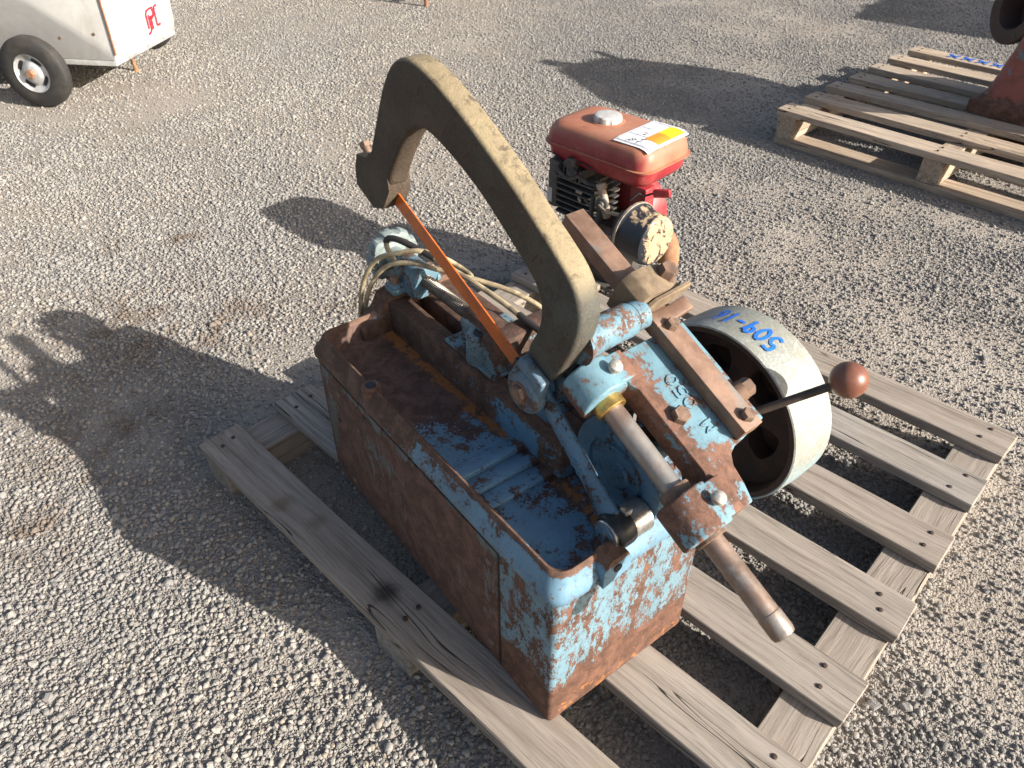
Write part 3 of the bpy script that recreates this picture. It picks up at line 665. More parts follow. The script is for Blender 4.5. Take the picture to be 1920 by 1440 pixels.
for u, b in ((-.079, .150), (.104, .150)):
    bm = bmesh.new(); lathe(bm, (u, b, .1285), (0, .12, 1), [(.0055, -.004), (.0058, .006), (.0085, .007), (.0085, .012), (.005, .016), (.003, .017)], 12); arm('grease_nipple', bm, M['nipple'], ARM)
bm = bmesh.new(); lathe(bm, (-.140, SB_, SN), (1, 0, 0), [(.0125, 0), (.0132, .004), (.0132, .366), (.0138, .367), (.0138, .388), (.0125, .392), (.010, .3935)], 32); arm('guide_shaft', bm, M['shaft'], ang=30)
for u, l, bmat in ((-.058, .012, 'brass'), (.0695, .008, 'bolt'), (.1298, .004, 'bolt')):
    bm = bmesh.new(); lathe(bm, (u, SB_, SN), (1, 0, 0), [(.0134, -.004), (.0185, -.004), (.0195, -.002), (.0195, l), (.0185, l + .001), (.0134, l + .001)], 32); arm('bronze_bush', bm, M[bmat], ang=30)
# flat guide bar with its bolts, packing block
bm = bmesh.new(); box(bm, (-.290, .2355, .119), (.0615, .2660, .1400)); BAR = arm('guide_bar', bm, M['rustbar'], bev=.0012, seg=2)
for u in (-.092, .0465):
    bolt('bolt', (u, .252, .1400), (0, 0, 1), M['bolt'], BAR, .0085, .009, .4)
bm = bmesh.new(); cyl(bm, (.015, .272, .118), (.015, .288, .124), .013, seg=20); arm('side_boss', bm, M['rust'], ARM)
bolt('bolt', (.015, .287, .1235), (0, 1, .35), M['rust'], ARM, .012, .014, .1)
# saw bow
OUT = [(-.5384, .0587), (-.5346, .1332), (-.530, .1799), (-.5241, .2085), (-.5143, .2300), (-.4968, .2490), (-.4828, .2562), (-.4628, .2615), (-.4361, .2645), (-.4075, .2657), (-.3762, .2650), (-.3478, .2638), (-.3201, .2620), (-.2913, .2593), (-.2631, .2556), (-.2398, .2515), (-.2124, .2475), (-.1892, .2445), (-.1655, .2400), (-.1513, .2345), (-.1379, .2265), (-.1261, .2150), (-.1172, .2010), (-.1122, .1834), (-.1100, .1579), (-.1110, .120), (-.1130, .085)]
INN = [(-.158, .080), (-.1660, .092), (-.1650, .110), (-.1638, .1303), (-.1662, .1472), (-.1722, .1630), (-.181, .1745), (-.1932, .1822), (-.2091, .1872), (-.2242, .1903), (-.2399, .1930), (-.2615, .1962), (-.2991, .2025), (-.3277, .2055), (-.3566, .2060), (-.388, .2042), (-.4175, .2000), (-.4322, .1958), (-.4449, .1880), (-.4580, .173), (-.4680, .1468), (-.4760, .1132), (-.4830, .0796), (-.4840, .0600), (-.4800, .0520)]
FOOT = [(-.4800, .047), (-.4870, .008), (-.5100, -.0130), (-.5600, -.0130), (-.5700, .0150), (-.5690, .038), (-.5450, .0520)]
def resample(poly, step, sm):
    P = [Vector(p) for p in poly]; out = []
    for i in range(len(P)):
        a_, b_ = P[i], P[(i + 1) % len(P)]; k = max(1, round((b_ - a_).length / step)); out += [a_.lerp(b_, j / k) for j in range(k)]
    for _ in range(sm): out = [(out[i - 1] + out[i] * 2 + out[(i + 1) % len(out)]) / 4 for i in range(len(out))]
    return out
def pillow(bm, poly, b0, b1, r, sm=3):
    n_ = len(poly); T = [(poly[(i + 1) % n_] - poly[i - 1]).normalized() for i in range(n_)]; Nn = [Vector((-t.y, t.x)) for t in T]
    for _ in range(sm): Nn = [(Nn[i - 1] + Nn[i] + Nn[(i + 1) % n_]).normalized() for i in range(n_)]
    area = sum(poly[i - 1].x * poly[i].y - poly[i].x * poly[i - 1].y for i in range(n_)); sg = 1 if area > 0 else -1
    prof = [(r * (1 - math.sin(t)), r * (1 - math.cos(t))) for t in (0, .35, .75, 1.15, math.pi / 2)]
    rows = [(i_, b0 + h) for i_, h in prof] + [(i_, b1 - h) for i_, h in reversed(prof)]
    skin(bm, [[bm.verts.new(Vector((p.x + q.x * i_ * sg, b_, p.y + q.y * i_ * sg))) for p, q in zip(poly, Nn)] for i_, b_ in rows])
bm = bmesh.new()
body = resample(OUT + INN + [(-.487, .045), (-.535, .045)], .007, 2)
pillow(bm, body, .1000, .1330, .0062, 2)
prism(bm, FOOT + [(-.5384, .066), (-.490, .066)], .0995, .1345)
bmesh.ops.triangulate(bm, faces=[f for f in bm.faces if len(f.verts) > 8])
jitter(bm, .0011, 16)
BOW = arm('saw_bow', bm, M['bow'], ang=38)
for u_, n_, l_, an in ((-.455, .232, .010, 70), (-.432, .216, .008, 75), (-.395, .222, .013, 80), (-.352, .226, .011, 60), (-.346, .231, .006, 100), (-.300, .222, .015, 75), (-.292, .226, .009, 100), (-.248, .216, .014, 70), (-.240, .221, .007, 110), (-.205, .212, .016, 75), (-.196, .217, .009, 100)):
    bm = bmesh.new(); box(bm, (-l_ / 2, -.0007, -.0016), (l_ / 2, .0016, .0016), Matrix.Translation((u_, .1002, n_)) @ Matrix.Rotation(R(-an), 4, 'Y')); arm('casting_mark', bm, M['darkrust'], BOW, bev=.0006, seg=1)
bm = bmesh.new()
lathe(bm, (-.1345, .0825, .0455), (0, 1, 0), [(.024, 0), (.029, .002), (.031, .007), (.031, .0165), (.028, .018)], 32)
lathe(bm, (-.1345, .1225, .0455), (0, 1, 0), [(.028, 0), (.029, .014)], 28)
prism(bm, [(-.160, .088), (-.164, .055), (-.155, .034), (-.118, .034), (-.107, .055), (-.114, .088)], .0865, .1005); prism(bm, [(-.166, .10), (-.164, .03), (-.112, .03), (-.110, .10)], .1225, .137)
prism(bm, [(-.160, .105), (-.158, .082), (-.116, .082), (-.114, .105)], .103, .142)
BOSS = arm('bow_boss', bm, M['boss'], bev=.004, seg=3, ang=45)
bolt('bolt', (-.1345, .0828, .0455), (0, -1, 0), M['bolt'], BOSS, .0125, .008, .5, .0155)
bm = bmesh.new(); lathe(bm, (-.122, SB_, SN), (1, 0, 0), [(.018, 0), (.0225, .002), (.0225, .014), (.018, .016)], 28); arm('shaft_collar', bm, M['black'])
# blade with teeth and end holders
bm = bmesh.new(); tp = [(-.505, .0365), (-.166, .0365), (-.166, .0115)]
n = 110
for i in range(n):
    u = -.166 - (.339) * i / n; tp += [(u - .0006, .0105 if i % 1 == 0 else .0115), (u - .0030, .0130)]
prism(bm, tp + [(-.505, .0115)], .1168, .1186); arm('saw_blade', bm, M['blade'], ang=20)
bm = bmesh.new(); box(bm, (-.520, .1065, .004), (-.492, .1166, .040)); BH = arm('blade_holder', bm, M['rust'], bev=.0015)
bm = bmesh.new(); lathe(bm, (-.499, .1068, .022), (0, -1, 0), [(.004, 0), (.004, .003), (.002, .0045)], 12); arm('pin', bm, M['nipple'], BH)
bm = bmesh.new(); box(bm, (-.182, .1095, .008), (-.150, .1166, .040)); arm('blade_holder', bm, M['black'], bev=.0015)
bm = bmesh.new(); cyl(bm, (-.555, .117, .03), (-.577, .117, .043), .006, seg=14); hexhead(bm, (-.575, .117, .0415), (-.87, 0, .49), .0085, .006); arm('tension_bolt', bm, M['bolt'], BOW)
bm = bmesh.new(); cyl(bm, (-.548, .100, .005), (-.548, .0988, .005), .0022, seg=10); arm('set_screw', bm, M['black'], BOW)
# cross tube to the clamp that rides on the bar
bm = bmesh.new(); lathe(bm, (-.1225, .125, .142), (0, 1, 0), [(.0275, 0), (.0235, .012), (.0215, .03), (.0210, .078), (.0195, .082)], 32); lathe(bm, (-.1225, .2065, .142), (0, 1, 0), [(.016, 0), (.0185, .003), (.0185, .02)], 28); arm('cross_tube', bm, M['blue'], ang=30)
bm = bmesh.new()
prof = [(.218, .112), (.216, .140), (.220, .158), (.232, .168), (.250, .170), (.268, .164), (.290, .158), (.291, .146), (.270, .142), (.2665, .1405), (.2350, .1405), (.2350, .112)]
prism(bm, prof, -.166, -.126, 'yz'); CL = arm('bar_clamp', bm, M['dusty'], bev=.002, seg=2, ang=40)
bm = bmesh.new(); prism(bm, [(.206, .082), (.212, .110), (.226, .150), (.240, .163), (.294, .170), (.296, .160), (.268, .1435), (.2345, .1415), (.2345, .118), (.222, .098)], -.1245, -.1185, 'yz'); arm('wiper_plate', bm, M['dusty'], CL, bev=.001, seg=1)
bm = bmesh.new(); prism(bm, [(.2345, .118), (.2345, .1412), (.268, .1412), (.292, .150), (.291, .140), (.270, .134), (.240, .134), (.240, .118)], -.1180, -.098, 'yz'); arm('clamp_pad', bm, M['rustbar'], CL, bev=.002)
bolt('bolt', (-.148, .279, .1605), (0, .1, 1), M['rust'], CL, .0125, .014, .2, .014)
# control lever with ball knob
bm = bmesh.new(); l0, l1 = Vector((.040, .292, .100)), Vector((.0742, .352, .177)); cyl(bm, l0, l1, .0052, seg=14); LEV = arm('control_lever', bm, M['lever'])
bm = bmesh.new(); bmesh.ops.create_uvsphere(bm, u_segments=40, v_segments=24, radius=.0215, matrix=Matrix.Translation(l1 + (l1 - l0).normalized() * .016)); arm('ball_knob', bm, M['knob'], LEV)
# flat belt pulley (saw frame)
PB0, PB1, PR = .335, .412, .1305
bm = bmesh.new()
lathe(bm, (PV.x, PB0, PV.z), (0, 1, 0), [(PR - .0035, .0012), (PR - .0022, .0), (PR - .0005, .0015), (PR + .0012, .038), (PR - .0005, .075), (PR - .003, .077), (PR - .010, .074)], 96, False, False)
PUL = finish('belt_pulley', bm, M['pulley'], SAW, ang=30)
bm = bmesh.new()
lathe(bm, (PV.x, PB0, PV.z), (0, 1, 0), [(PR - .0034, .0013), (PR - .0105, .0018), (PR - .0125, .006), (PR - .013, .02), (PR - .013, .060), (PR - .0102, .0738)], 96, False, False)
lathe(bm, (PV.x, PB0, PV.z), (0, 1, 0), [(PR - .034, .034), (PR - .013, .030), (PR - .013, .046), (PR - .034, .042)], 96, False, False, True)
cyl(bm, (PV.x, PB0 - .01, PV.z), (PV.x, PB1 - .01, PV.z), .03, seg=32)
def web(bm, y, holes):
    rings = [[(PR - .0125, 0, 96)], [(.029, 0, 48)]]; ed = []
    def loop(P):
        vs_ = [bm.verts.new(Vector((PV.x + p[0], PB0 + y, PV.z + p[1]))) for p in P]; ed.extend(bm.edges.new((vs_[i], vs_[(i + 1) % len(vs_)])) for i in range(len(vs_)))
        return vs_
    L_ = [loop([(r_ * math.cos(2 * math.pi * k / n_), r_ * math.sin(2 * math.pi * k / n_)) for k in range(n_)]) for r_, n_ in ((PR - .0125, 96), (.029, 48))]
    for h_ in range(holes):
        c_ = R(72 * h_ + 50); P = [(.048, c_ - .30), (.048, c_), (.048, c_ + .30), (.066, c_ + .40), (.088, c_ + .34), (.090, c_), (.088, c_ - .34), (.066, c_ - .40)]
        L_.append(loop([(q.x, q.y) for q in resample([(r_ * math.cos(t_), r_ * math.sin(t_)) for r_, t_ in P], .006, 2)]))
    bmesh.ops.triangle_fill(bm, edges=ed, use_beauty=True)
    return L_[2:]
for lp in web(bm, .034, 5):
    lo_ = [bm.verts.new(v.co + Vector((0, .030, 0))) for v in lp]; k_ = len(lp)
    for i in range(k_): bm.faces.new((lp[i], lp[(i + 1) % k_], lo_[(i + 1) % k_], lo_[i]))
web(bm, .064, 0)  # blank back plate, added behind the web holes to keep them dark
finish('pulley_web', bm, M['pulley_in'], PUL, ang=35)
bm = bmesh.new(); ln = text_lines('509-16', .0125, .030, .0042)
def on_rim(u, v, h):
    th = R(70) + u / PR; rr = PR + .0016 + h; b = .386 - v
    return Vector((PV.x + rr * math.cos(th), b, PV.z + rr * math.sin(th)))
strokes(bm, ln, on_rim, .0046, lift=.0003); finish('painted_number', bm, M['mark'], PUL)

# ------------------------------------------------------------------ loose cable lying over the vise
def sp(a, b, c):
    th = R(-8.4); return Vector((.866 + a * math.cos(th) - b * math.sin(th), .065 + a * math.sin(th) + b * math.cos(th), H + c))
CAB = thing('power_cable', 'loose cream cable looped over the vise behind the orange blade', 'cable', (0, 0, 0))
p1 = [(-.668, .085, .10), (-.664, .100, .22), (-.655, .112, .335), (-.630, .132, .398), (-.585, .156, .425), (-.560, .178, .432), (-.545, .205, .420), (-.53, .225, .405), (-.50, .232, .398), (-.485, .222, .399), (-.50, .205, .404)]
p2 = [(-.672, .090, .095), (-.666, .106, .21), (-.652, .118, .320), (-.620, .140, .385), (-.575, .165, .408), (-.53, .190, .408), (-.47, .232, .400), (-.43, .262, .390), (-.395, .288, .372), (-.375, .300, .350), (-.378, .290, .330)]
p3 = [(-.610, .158, .398), (-.628, .156, .415), (-.632, .160, .428), (-.610, .168, .434), (-.560, .182, .430), (-.48, .20, .420), (-.40, .212, .412), (-.30, .218, .403), (-.24, .222, .397), (-.18, .235, .385)]
for p, r in ((p1, .0042), (p2, .0042), (p3, .0044)):
    bm = bmesh.new(); tube(bm, [sp(*q) for q in spline(p, 8)], r, 10); finish('cable_run', bm, M['cable'], CAB)
q3 = spline(p3, 8)
for i0, i1 in ((12, 36), (52, 62)):
    bm = bmesh.new(); tube(bm, [sp(*q) for q in q3[i0:i1]], .0054, 10); finish('black_sleeve', bm, M['sleeve'], CAB)

# ------------------------------------------------------------------ small petrol engine
ENG = thing('petrol_engine', 'small petrol engine with dusty red fuel tank and grey cap', 'engine', (0, 0, H))
def tloft(bm, secs, x0, x1, y0, y1, cap0=True, cap1=True):
    loops = [[bm.verts.new(Vector((x, y, z))) for x, y in rrect(x0 + i, x1 - i, y0 + i, y1 - i, r, 6)] for z, i, r in secs]
    skin(bm, loops, cap0, cap1)
X0, X1, Y0, Y1 = -.016, .292, 1.0, 1.195
bm = bmesh.new(); tloft(bm, [(.327, 0, .035), (.3275, -.004, .038), (.3315, -.0045, .038), (.3325, .001, .036), (.348, .002, .036), (.364, .006, .036), (.3725, .012, .036), (.3775, .020, .034), (.3800, .032, .03), (.3808, .05, .025)], X0, X1, Y0, Y1, False, True)
bm.faces.ensure_lookup_table()
TANK = finish('fuel_tank', bm, M['tank'], ENG, ang=40)
bm = bmesh.new(); tloft(bm, [(.285, .032, .03), (.289, .016, .034), (.301, .007, .034), (.3285, .003, .035)], X0, X1, Y0, Y1, True, False)
TB = finish('tank_lower_half', bm, M['red'], ENG, ang=40)
bm = bmesh.new(); box(bm, (.070, .994, .2625), (.092, 1.03, .312)); finish('tank_saddle', bm, M['alu'], TB, bev=.004)
for x0, x1 in ((-.004, .058), (.098, .165)):
    bm = bmesh.new(); tube(bm, [(x0, 1.0045, .306), (x0 + .022, 1.0035, .306), (x1 - .018, 1.0035, .300), (x1, 1.0055, .276)], .0016, 6); finish('pressed_line', bm, M['black'], TB)
bm = bmesh.new(); seg = 64; loops = []
for r0, z in ((.034, .376), (.0345, .386), (.0335, .394), (.031, .396), (.027, .397)):
    loops.append([bm.verts.new(Vector((.105 + r0 * (1 - (.07 if r0 > .032 else 0) * max(0, min(1, (math.cos(8 * 2 * math.pi * k / seg) - .55) / .2))) * math.cos(2 * math.pi * k / seg), 1.098 + r0 * (1 - (.07 if r0 > .032 else 0) * max(0, min(1, (math.cos(8 * 2 * math.pi * k / seg) - .55) / .2))) * math.sin(2 * math.pi * k / seg), z))) for k in range(seg)])
skin(bm, loops); finish('filler_cap', bm, M['cap'], TANK, ang=35)
bm = bmesh.new(); lathe(bm, (.105, 1.098, .3802), (0, 0, 1), [(.040, 0), (.042, .001), (.040, .0022), (.034, .0024)], 40, False, False); finish('filler_neck', bm, M['tank'], TANK)
# printed sticker: paper sheet, coloured boxes, ruled lines, handwriting
def stk(u, v, h):                                           # u along x (0..1), v along y (0..1)
    x = .185 + u * .098; y = 1.018 + v * .155 + u * .003; ex = max(0, (u - .72)) ; z = .3815 - ex * ex * .10 - max(0, .12 - v) ** 2 * .25
    return Vector((x, y, z + h))
def sheet(name, u0, u1, v0, v1, lift, mat, parent):
    bm = bmesh.new(); n = 8; V = [[bm.verts.new(stk(u0 + (u1 - u0) * i / n, v0 + (v1 - v0) * j / n, lift)) for j in range(n + 1)] for i in range(n + 1)]
    for i in range(n):
        for j in range(n): bm.faces.new((V[i][j], V[i + 1][j], V[i + 1][j + 1], V[i][j + 1]))
    return finish(name, bm, mat, parent)
ST = sheet('sticker', 0, 1, 0, 1, .0010, M['paper'], TANK)
sheet('yellow_box', .55, .93, .62, .95, .0015, M['yellow'], ST); sheet('orange_box', .55, .93, .28, .615, .0015, M['orangep'], ST)
bm = bmesh.new(); strokes(bm, [[(.28, .05), (.28, .95)], [(.06, .05), (.06, .95)], [(.94, .05), (.94, .95)], [(.06, .05), (.94, .05)], [(.06, .95), (.94, .95)], [(.06, .35), (.55, .35)], [(.06, .66), (.28, .66)], [(.55, .05), (.55, .95)]], lambda u, v, h: stk(u, v, h), .012, lift=.0014); finish('ruled_lines', bm, M['inkl'], ST)
bm = bmesh.new(); strokes(bm, [[(a * .9, b) for a, b in q] for q in [[(.34, .12), (.40, .10), (.44, .14), (.36, .18)], [(.46, .12), (.50, .18), (.42, .19)], [(.56, .14), (.62, .12), (.66, .18)], [(.64, .22), (.58, .24), (.70, .28)], [(.40, .42), (.46, .40), (.44, .46)], [(.36, .48), (.46, .50)]]], lambda u, v, h: stk(u, v, h), .016, lift=.0016); finish('handwriting', bm, M['ink'], ST)
# crankcase, cylinder fins, head, housing
bm = bmesh.new()
box(bm, (.045, .995, .0), (.250, 1.150, .012)); tloft(bm, [(.010, .01, .02), (.05, .0, .025), (.13, .004, .025), (.165, .02, .025)], .055, .235, 1.005, 1.14)
CR = finish('crankcase', bm, M['alu'], ENG, bev=.003, ang=40)
bm = bmesh.new(); lathe(bm, (.10, 1.004, .085), (0, -1, 0), [(.066, -.004), (.066, .008), (.058, .012), (.02, .014)], 36); finish('side_cover', bm, M['alu'], CR)
bm = bmesh.new(); lathe(bm, (.10, .990, .085), (0, -1, 0), [(.012, 0), (.012, .05)], 20); finish('output_shaft', bm, M['thread'], CR)
for k in range(6): bolt('bolt', (.10 + .055 * math.cos(k * 1.047), .994, .085 + .055 * math.sin(k * 1.047)), (0, -1, 0), M['bolt'], CR, .006, .005)
bm = bmesh.new(); tloft(bm, [(.150, .01, .012), (.262, .01, .012)], .035, .150, 1.012, 1.105); CY = finish('cylinder_block', bm, M['alu'], ENG, bev=.002)
for k in range(7):
    z = .158 + k * .0155; bm = bmesh.new(); tloft(bm, [(z, 0, .014), (z + .0042, 0, .014)], .030, .158, 1.000, 1.11); finish('cooling_fin', bm, M['alu'], CY, bev=.001, seg=1)
bm = bmesh.new(); box(bm, (.004, 1.004, .165), (.034, 1.10, .262)); HD = finish('cylinder_head', bm, M['alu'], ENG, bev=.006)
for k in range(6): bm = bmesh.new(); box(bm, (.042 + k * .0125, 1.0005, .255), (.0475 + k * .0125, 1.06, .284)); finish('head_fin', bm, M['alu'], CY, bev=.001, seg=1)
bm = bmesh.new(); box(bm, (.005, 1.0028, .178), (.020, 1.0042, .215)); finish('data_plate', bm, M['cap'], HD)
bm = bmesh.new(); box(bm, (.012, .998, .262), (.045, 1.03, .292)); finish('bracket', bm, M['alu'], ENG, bev=.004)
bm = bmesh.new(); tube(bm, spline([(.040, 1.0, .282), (.052, .996, .268), (.085, .994, .262), (.105, 1.0, .272), (.13, 1.004, .262), (.155, 1.01, .262)], 6), .0052, 10); finish('spark_lead', bm, M['hose'], ENG)
bm = bmesh.new(); cyl(bm, (.066, 1.0, .30), (.10, .996, .276), .0105, .008, 16); finish('plug_cap', bm, M['hose'], ENG)
bm = bmesh.new(); lathe(bm, (.15, 1.165, .155), (0, 1, 0), [(.09, -.05), (.098, -.03), (.098, .02), (.08, .04), (.04, .045)], 40); finish('recoil_housing', bm, M['red'], ENG)
# carburettor cluster
bm = bmesh.new(); cyl(bm, (.175, 1.004, .262), (.193, 1.000, .232), .0095, .0085, 16); lathe(bm, (.176, 1.004, .262), (-.4, 0, .9), [(.0125, 0), (.0125, .012), (.010, .014)], 6); FC = finish('fuel_cock', bm, M['alu_l'], ENG)
bm = bmesh.new(); lathe(bm, (.188, .990, .232), (.25, -1, .1), [(.014, -.012), (.0155, 0), (.0155, .005), (.009, .006), (.007, .010)], 20); finish('fuel_bowl', bm, M['alu'], FC)
bm = bmesh.new(); tube(bm, [(.190, .978, .234), (.215, .975, .226), (.245, .985, .224)], .003, 8); finish('choke_lever', bm, M['alu_l'], FC)
bm = bmesh.new(); cyl(bm, (.19, 1.0, .224), (.196, 1.004, .196), .0125, .010, 18); finish('carburettor', bm, M['alu_l'], ENG, bev=.001)
for p, r in (([(.155, 1.0, .238), (.160, .990, .205), (.165, .985, .17), (.178, .982, .14), (.205, .985, .105)], .006), ([(.183, .996, .215), (.184, .988, .19), (.180, .984, .165)], .0075)):
    bm = bmesh.new(); tube(bm, spline(p, 5), r, 10); finish('fuel_hose', bm, M['hose'], ENG)
random.seed(3)
for k in range(14):
    bm = bmesh.new(); x = random.uniform(.115, .20); z = random.uniform(.17, .262); y = random.uniform(.985, 1.02); s_ = random.uniform(.006, .016)
    box(bm, (-s_, -.002, -.0035), (s_, .002, .0035), Matrix.Translation((x, y, z)) @ Matrix.Rotation(random.uniform(-.9, .5), 4, 'Y') @ Matrix.Rotation(random.uniform(-.6, .6), 4, 'Z')); finish('linkage_plate', bm, M['alu_l'] if k % 3 else M['alu'], ENG, bev=.001, seg=1)
random.seed(11)
bm = bmesh.new(); tube(bm, [(.24, 1.03, .245), (.252, 1.045, .262), (.262, 1.055, .255), (.285, 1.06, .268)], .0028, 8); finish('throttle_arm', bm, M['black'], ENG)
bm = bmesh.new(); box(bm, (-.019, -.006, -.009), (.022, .006, .009), Matrix.Translation((.300, 1.066, .270)) @ Matrix.Rotation(R(12), 4, 'Z') @ Matrix.Rotation(R(-14), 4, 'Y')); finish('throttle_lever', bm, M['red'], ENG, bev=.002)
bm = bmesh.new(); box(bm, (.215, 1.06, .165), (.262, 1.10, .268)); finish('shroud', bm, M['red'], ENG, bev=.006)
bm = bmesh.new(); box(bm, (.150, .985, .10), (.235, 1.02, .165)); finish('governor_bracket', bm, M['alu_l'], ENG, bev=.004)
# air cleaner: black drum facing +X
AC = Vector((.268, 1.008, .190))
bm = bmesh.new(); lathe(bm, AC, (1, -.12, -.03), [(.035, -.03), (.060, -.005), (.0665, 0), (.0675, .012), (.0645, .015), (.0630, .018), (.0615, .066), (.058, .077), (.050, .082), (.035, .083)], 48); ACO = finish('air_cleaner', bm, M['aircl'], ENG, ang=35)
bm = bmesh.new(); lathe(bm, AC, (1, -.12, -.03), [(.0680, .004), (.0695, .005), (.0695, .011), (.0680, .012)], 48, False, False); finish('clamp_band', bm, M['alu_l'], ACO)
bm = bmesh.new(); tube(bm, spline([(.26, 1.10, .170), (.295, 1.09, .160), (.322, 1.085, .135), (.334, 1.082, .100), (.338, 1.08, .085)], 6), .026, 20, lambda t: .8 + .35 * math.sin(math.pi * min(1, t * 1.1))); EX = finish('exhaust_elbow', bm, M['exh'], ENG, ang=60)
bm = bmesh.new(); cyl(bm, (.3375, 1.080, .0885), (.3392, 1.0795, .080), .012, seg=18); finish('exhaust_mouth', bm, M['black'], EX)
for (x, y) in ((.06, 1.0), (.235, 1.0), (.06, 1.14), (.235, 1.14)): bolt('bolt', (x, y + .006 if y < 1.1 else y - .006, .0122), (0, 0, 1), M['bolt'], CR, .007, .006)
bm = bmesh.new(); box(bm, (.125, .955, .0003), (.205, .992, .018)); box(bm, (.13, .955, .017), (.15, .965, .05)); finish('mounting_bracket', bm, M['alu_l'], ENG, bev=.003)

# ------------------------------------------------------------------ white cart
CART = thing('box_cart', 'white sheet metal box cart on small rubber wheels with red logo', 'cart', (-2.367, .890, 0), R(216))
# local X runs along the wheel side, local -Y ... right face runs along local -Y
ZB = .15
bm = bmesh.new()
prism(bm, [(0, ZB), (.012, ZB + .004), (1.1, ZB + .004), (1.1, ZB + .72), (-.03, ZB + .72), (-.012, ZB + .05)], -.515, 0)
CB = finish('cart_body', bm, M['white'], CART, bev=.004, seg=2)
bm = bmesh.new(); box(bm, (.0, -.516, ZB - .018), (1.1, .001, ZB + .003)); finish('floor_flange', bm, M['hubw'], CB, bev=.002)
bm = bmesh.new(); tube(bm, [(-.012, .002, ZB + .03), (-.016, .002, ZB + .3), (-.024, .002, ZB + .6)], .004, 6); finish('rusty_edge', bm, M['exh'], CB)
for x, z in ((.06, .11), (.22, .09)):
    bm = bmesh.new(); lathe(bm, (x, -.001, ZB + z), (0, 1, 0), [(.006, 0), (.006, .004)], 10); finish('rivet', bm, M['bolt'], CB)
LG = [[(.10, .10), (.10, .78), (.24, .95), (.42, .98)], [(.03, -.14), (.27, -.04), (.32, .06), (.32, .74)], [(.50, .0), (.50, .66)], [(.46, .985), (.76, 1.0), (.80, .62), (.55, .50)], [(.60, .60), (.72, .62)], [(1.24, 1.02), (.98, .98), (.94, .80), (.92, .14), (1.0, .06), (1.24, .10)]]
bm = bmesh.new(); strokes(bm, LG, lambda u, v, h: Vector((-.0125 - (.12 + .125 * v) * .018 - h, -.275 - u * .088, ZB + .055 + v * .085)), .10, lift=.003)
finish('red_logo', bm, M['logo'], CB)
for nm, y in (('wheel', .145), ('wheel', -.72)):
    WX = .275; bm = bmesh.new()
    lathe(bm, (WX, y - .035, .142), (0, 1, 0), [(.078, .004), (.095, .001), (.130, .006), (.139, .013), (.142, .022), (.142, .048), (.139, .057), (.130, .064), (.095, .069), (.078, .066)], 64, False, False); WH = finish('tyre', bm, M['rubber'], CART, ang=30)
    s_ = 1 if y > 0 else -1
    bm = bmesh.new(); lathe(bm, (WX, y, .142), (0, s_, 0), [(.079, -.03), (.080, .027), (.075, .030), (.069, .023), (.053, .016), (.047, .018), (.040, .027), (.032, .031), (.016, .032)], 48); RM = finish('rim', bm, M['hubw'], WH, ang=35)
    for k in range(4):
        bm = bmesh.new(); an = R(90 * k + 35); box(bm, (-.011, 0, -.021), (.011, .0205, .021), Matrix.Translation((WX + .0585 * math.cos(an), y, .142 + .0585 * math.sin(an)) if s_ > 0 else (WX + .0585 * math.cos(an), y - .0205, .142 + .0585 * math.sin(an))) @ Matrix.Rotation(-an, 4, 'Y')); finish('rim_slot', bm, M['black'], RM)
    bm = bmesh.new(); hexhead(bm, (WX, y + s_ * .032, .142), (0, s_, 0), .018, .013); finish('hub_nut', bm, M['exh'], RM)
bm = bmesh.new(); cyl(bm, (.275, -.75, .142), (.275, .145, .142), .012); finish('axle', bm, M['rust'], CART)
bm = bmesh.new(); box(bm, (.25, -.48, .125), (.30, -.42, ZB + .02)); box(bm, (.25, -.10, .125), (.30, -.04, ZB + .02)); finish('axle_block', bm, M['rust'], CART)
LGp = Matrix.Rotation(R(-216), 4, 'Z') @ Vector((-2.705 + 2.367, 1.088 - .890, 0))
bm = bmesh.new(); cyl(bm, (LGp.x, LGp.y, 0), (LGp.x + .012, LGp.y + .004, ZB + .02), .009, .008, 12); lathe(bm, (LGp.x, LGp.y, 0), (0, 0, 1), [(.016, 0), (.012, .012), (.009, .016)], 12); finish('prop_leg', bm, M['exh'], CART)

# ------------------------------------------------------------------ machine on the rear pallet
MC = thing('old_machine', 'old cast machine in flaking orange and grey paint on the tan pallet', 'machine', (.415, 2.862, RH), R(-6))
def sec(bm, rows):
    loops = [[bm.verts.new(Vector((x, y, z))) for x, y in rrect(x0, x1, y0, y1, r, 4)] for z, x0, x1, y0, y1, r in rows]; skin(bm, loops)
bm = bmesh.new(); sec(bm, [(.0005, 0, .62, 0, .52, .03), (.04, 0, .62, 0, .52, .03), (.052, .02, .60, .02, .50, .03), (.075, .035, .58, .03, .48, .04), (.22, .065, .54, .05, .45, .05), (.30, .08, .52, .06, .44, .05)])
finish('machine_base', bm, M['mach'], MC, ang=40)
bm = bmesh.new(); sec(bm, [(.29, .085, .52, .055, .44, .06), (.36, .12, .52, .0, .56, .07), (.50, .20, .58, -.03, .68, .08), (.62, .26, .60, .0, .72, .08), (.80, .34, .58, .26, .72, .06), (.86, .37, .55, .34, .66, .05)])
lathe(bm, (.24, .10, .26), (.1, -1, .05), [(.10, -.05), (.10, .03), (.085, .045), (.03, .05)], 28)
finish('machine_body', bm, M['mach2'], MC, ang=40)
bm = bmesh.new(); lathe(bm, (.010, .17, .335), (-.55, -.80, .12), [(.075, -.09), (.078, .0), (.125, .004), (.128, .010), (.128, .022), (.124, .026), (.080, .026), (.076, .018), (.074, -.06), (.01, -.065)], 48); FL = finish('round_flange', bm, M['darkrust'], MC, ang=35)
xa, ya, za = frame((-.55, -.80, .12))
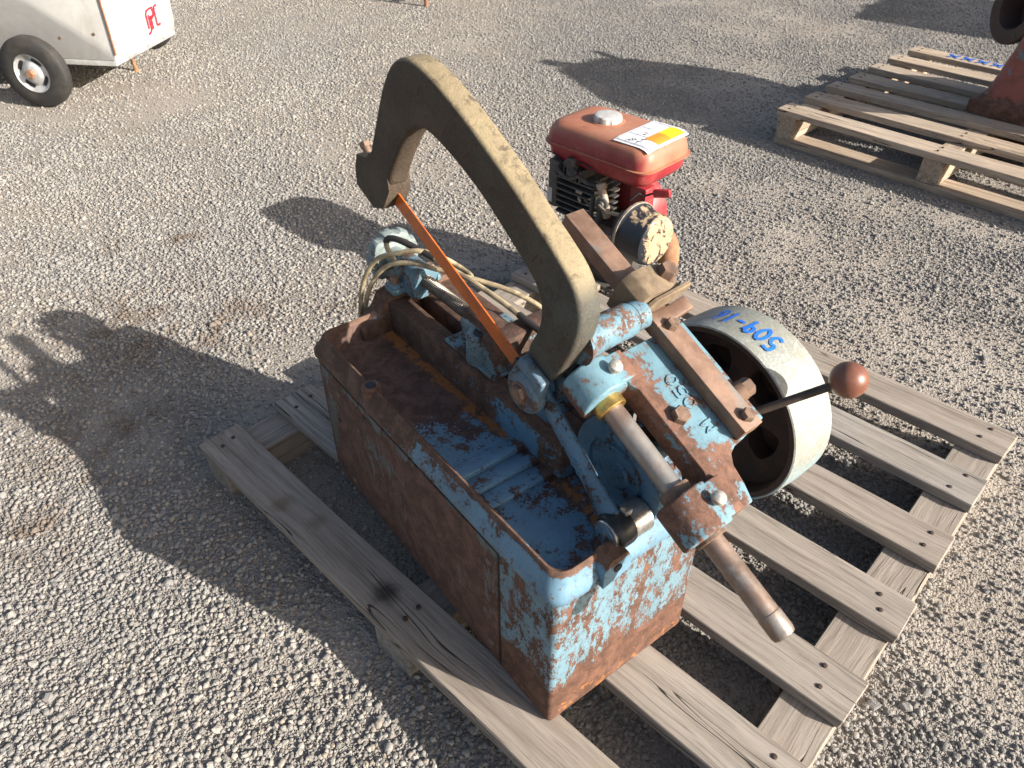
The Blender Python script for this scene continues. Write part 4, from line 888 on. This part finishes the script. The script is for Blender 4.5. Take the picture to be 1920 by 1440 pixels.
for k in range(4):
    bm = bmesh.new(); p = Vector((.010, .17, .335)) + za * .0262 + (xa * math.cos(k * 1.571 + .6) + ya * math.sin(k * 1.571 + .6)) * .103; cyl(bm, p, p + za * .001, .009, seg=12); finish('bolt_hole', bm, M['black'], FL)
bm = bmesh.new(); cyl(bm, (.40, .46, .84), (.40, .46, .93), .05, .04); cyl(bm, (.30, .60, .76), (.16, .66, .80), .018); finish('spindle_cap', bm, M['darkrust'], MC)

# unseen cabinet, added out of frame to cast a shadow across the gravel
BX = thing('shadow_cabinet', 'plain cabinet added out of view to cast a shadow on the far gravel', 'cabinet', (1.15, 5.02, 0), R(6))
bm = bmesh.new(); box(bm, (0, 0, .08), (.9, .85, .88)); CBD = finish('cabinet_body', bm, M['mach'], BX, bev=.01)
bm = bmesh.new(); box(bm, (-.003, .06, .14), (.0, .79, .82)); finish('cabinet_door', bm, M['mach'], CBD, bev=.002)
for x in (.03, .80):
    for y in (.03, .75):
        bm = bmesh.new(); box(bm, (x, y, 0), (x + .07, y + .07, .082)); finish('foot', bm, M['darkrust'], BX, bev=.004)
bm = bmesh.new(); cyl(bm, (.35, .40, .875), (.35, .40, 1.02), .10, .08); finish('cabinet_hump', bm, M['darkrust'], BX)
# steel bench beyond, one leg just in view
BN = thing('steel_bench', 'low steel bench with thin rusty round legs beyond the saw', 'bench', (-2.682, 2.884, 0), R(90))
for x, y in ((0, 0), (.55, 0), (0, .6), (.55, .6)):
    bm = bmesh.new(); cyl(bm, (x, y, 0), (x, y, .50), .013, seg=14); finish('leg', bm, M['exh'], BN)
bm = bmesh.new(); box(bm, (-.03, -.02, .4995), (.58, .62, .53)); finish('bench_top', bm, M['rust'], BN, bev=.004)
bm = bmesh.new(); box(bm, (.012, .0, .10), (.54, .014, .125)); finish('rail', bm, M['rust'], BN)

# a dry leaf by the front pallet
bm = bmesh.new(); lf = [(-.008, 0, 0), (-.003, .006, .003), (.004, .005, .001), (.009, .001, .004), (.003, -.005, .002), (-.004, -.004, .003)]
c0 = bm.verts.new((0, 0, .001)); vs = [bm.verts.new(p) for p in lf]
for i in range(6): bm.faces.new((c0, vs[i], vs[(i + 1) % 6]))
bmesh.ops.solidify(bm, geom=bm.faces[:], thickness=.0006)
o = finish('leaf', bm, M['leaf'], None, loc=(1.02, 1.235, .008)); tag(o, 'curled orange dry leaf on the gravel beside the front pallet', 'leaf')
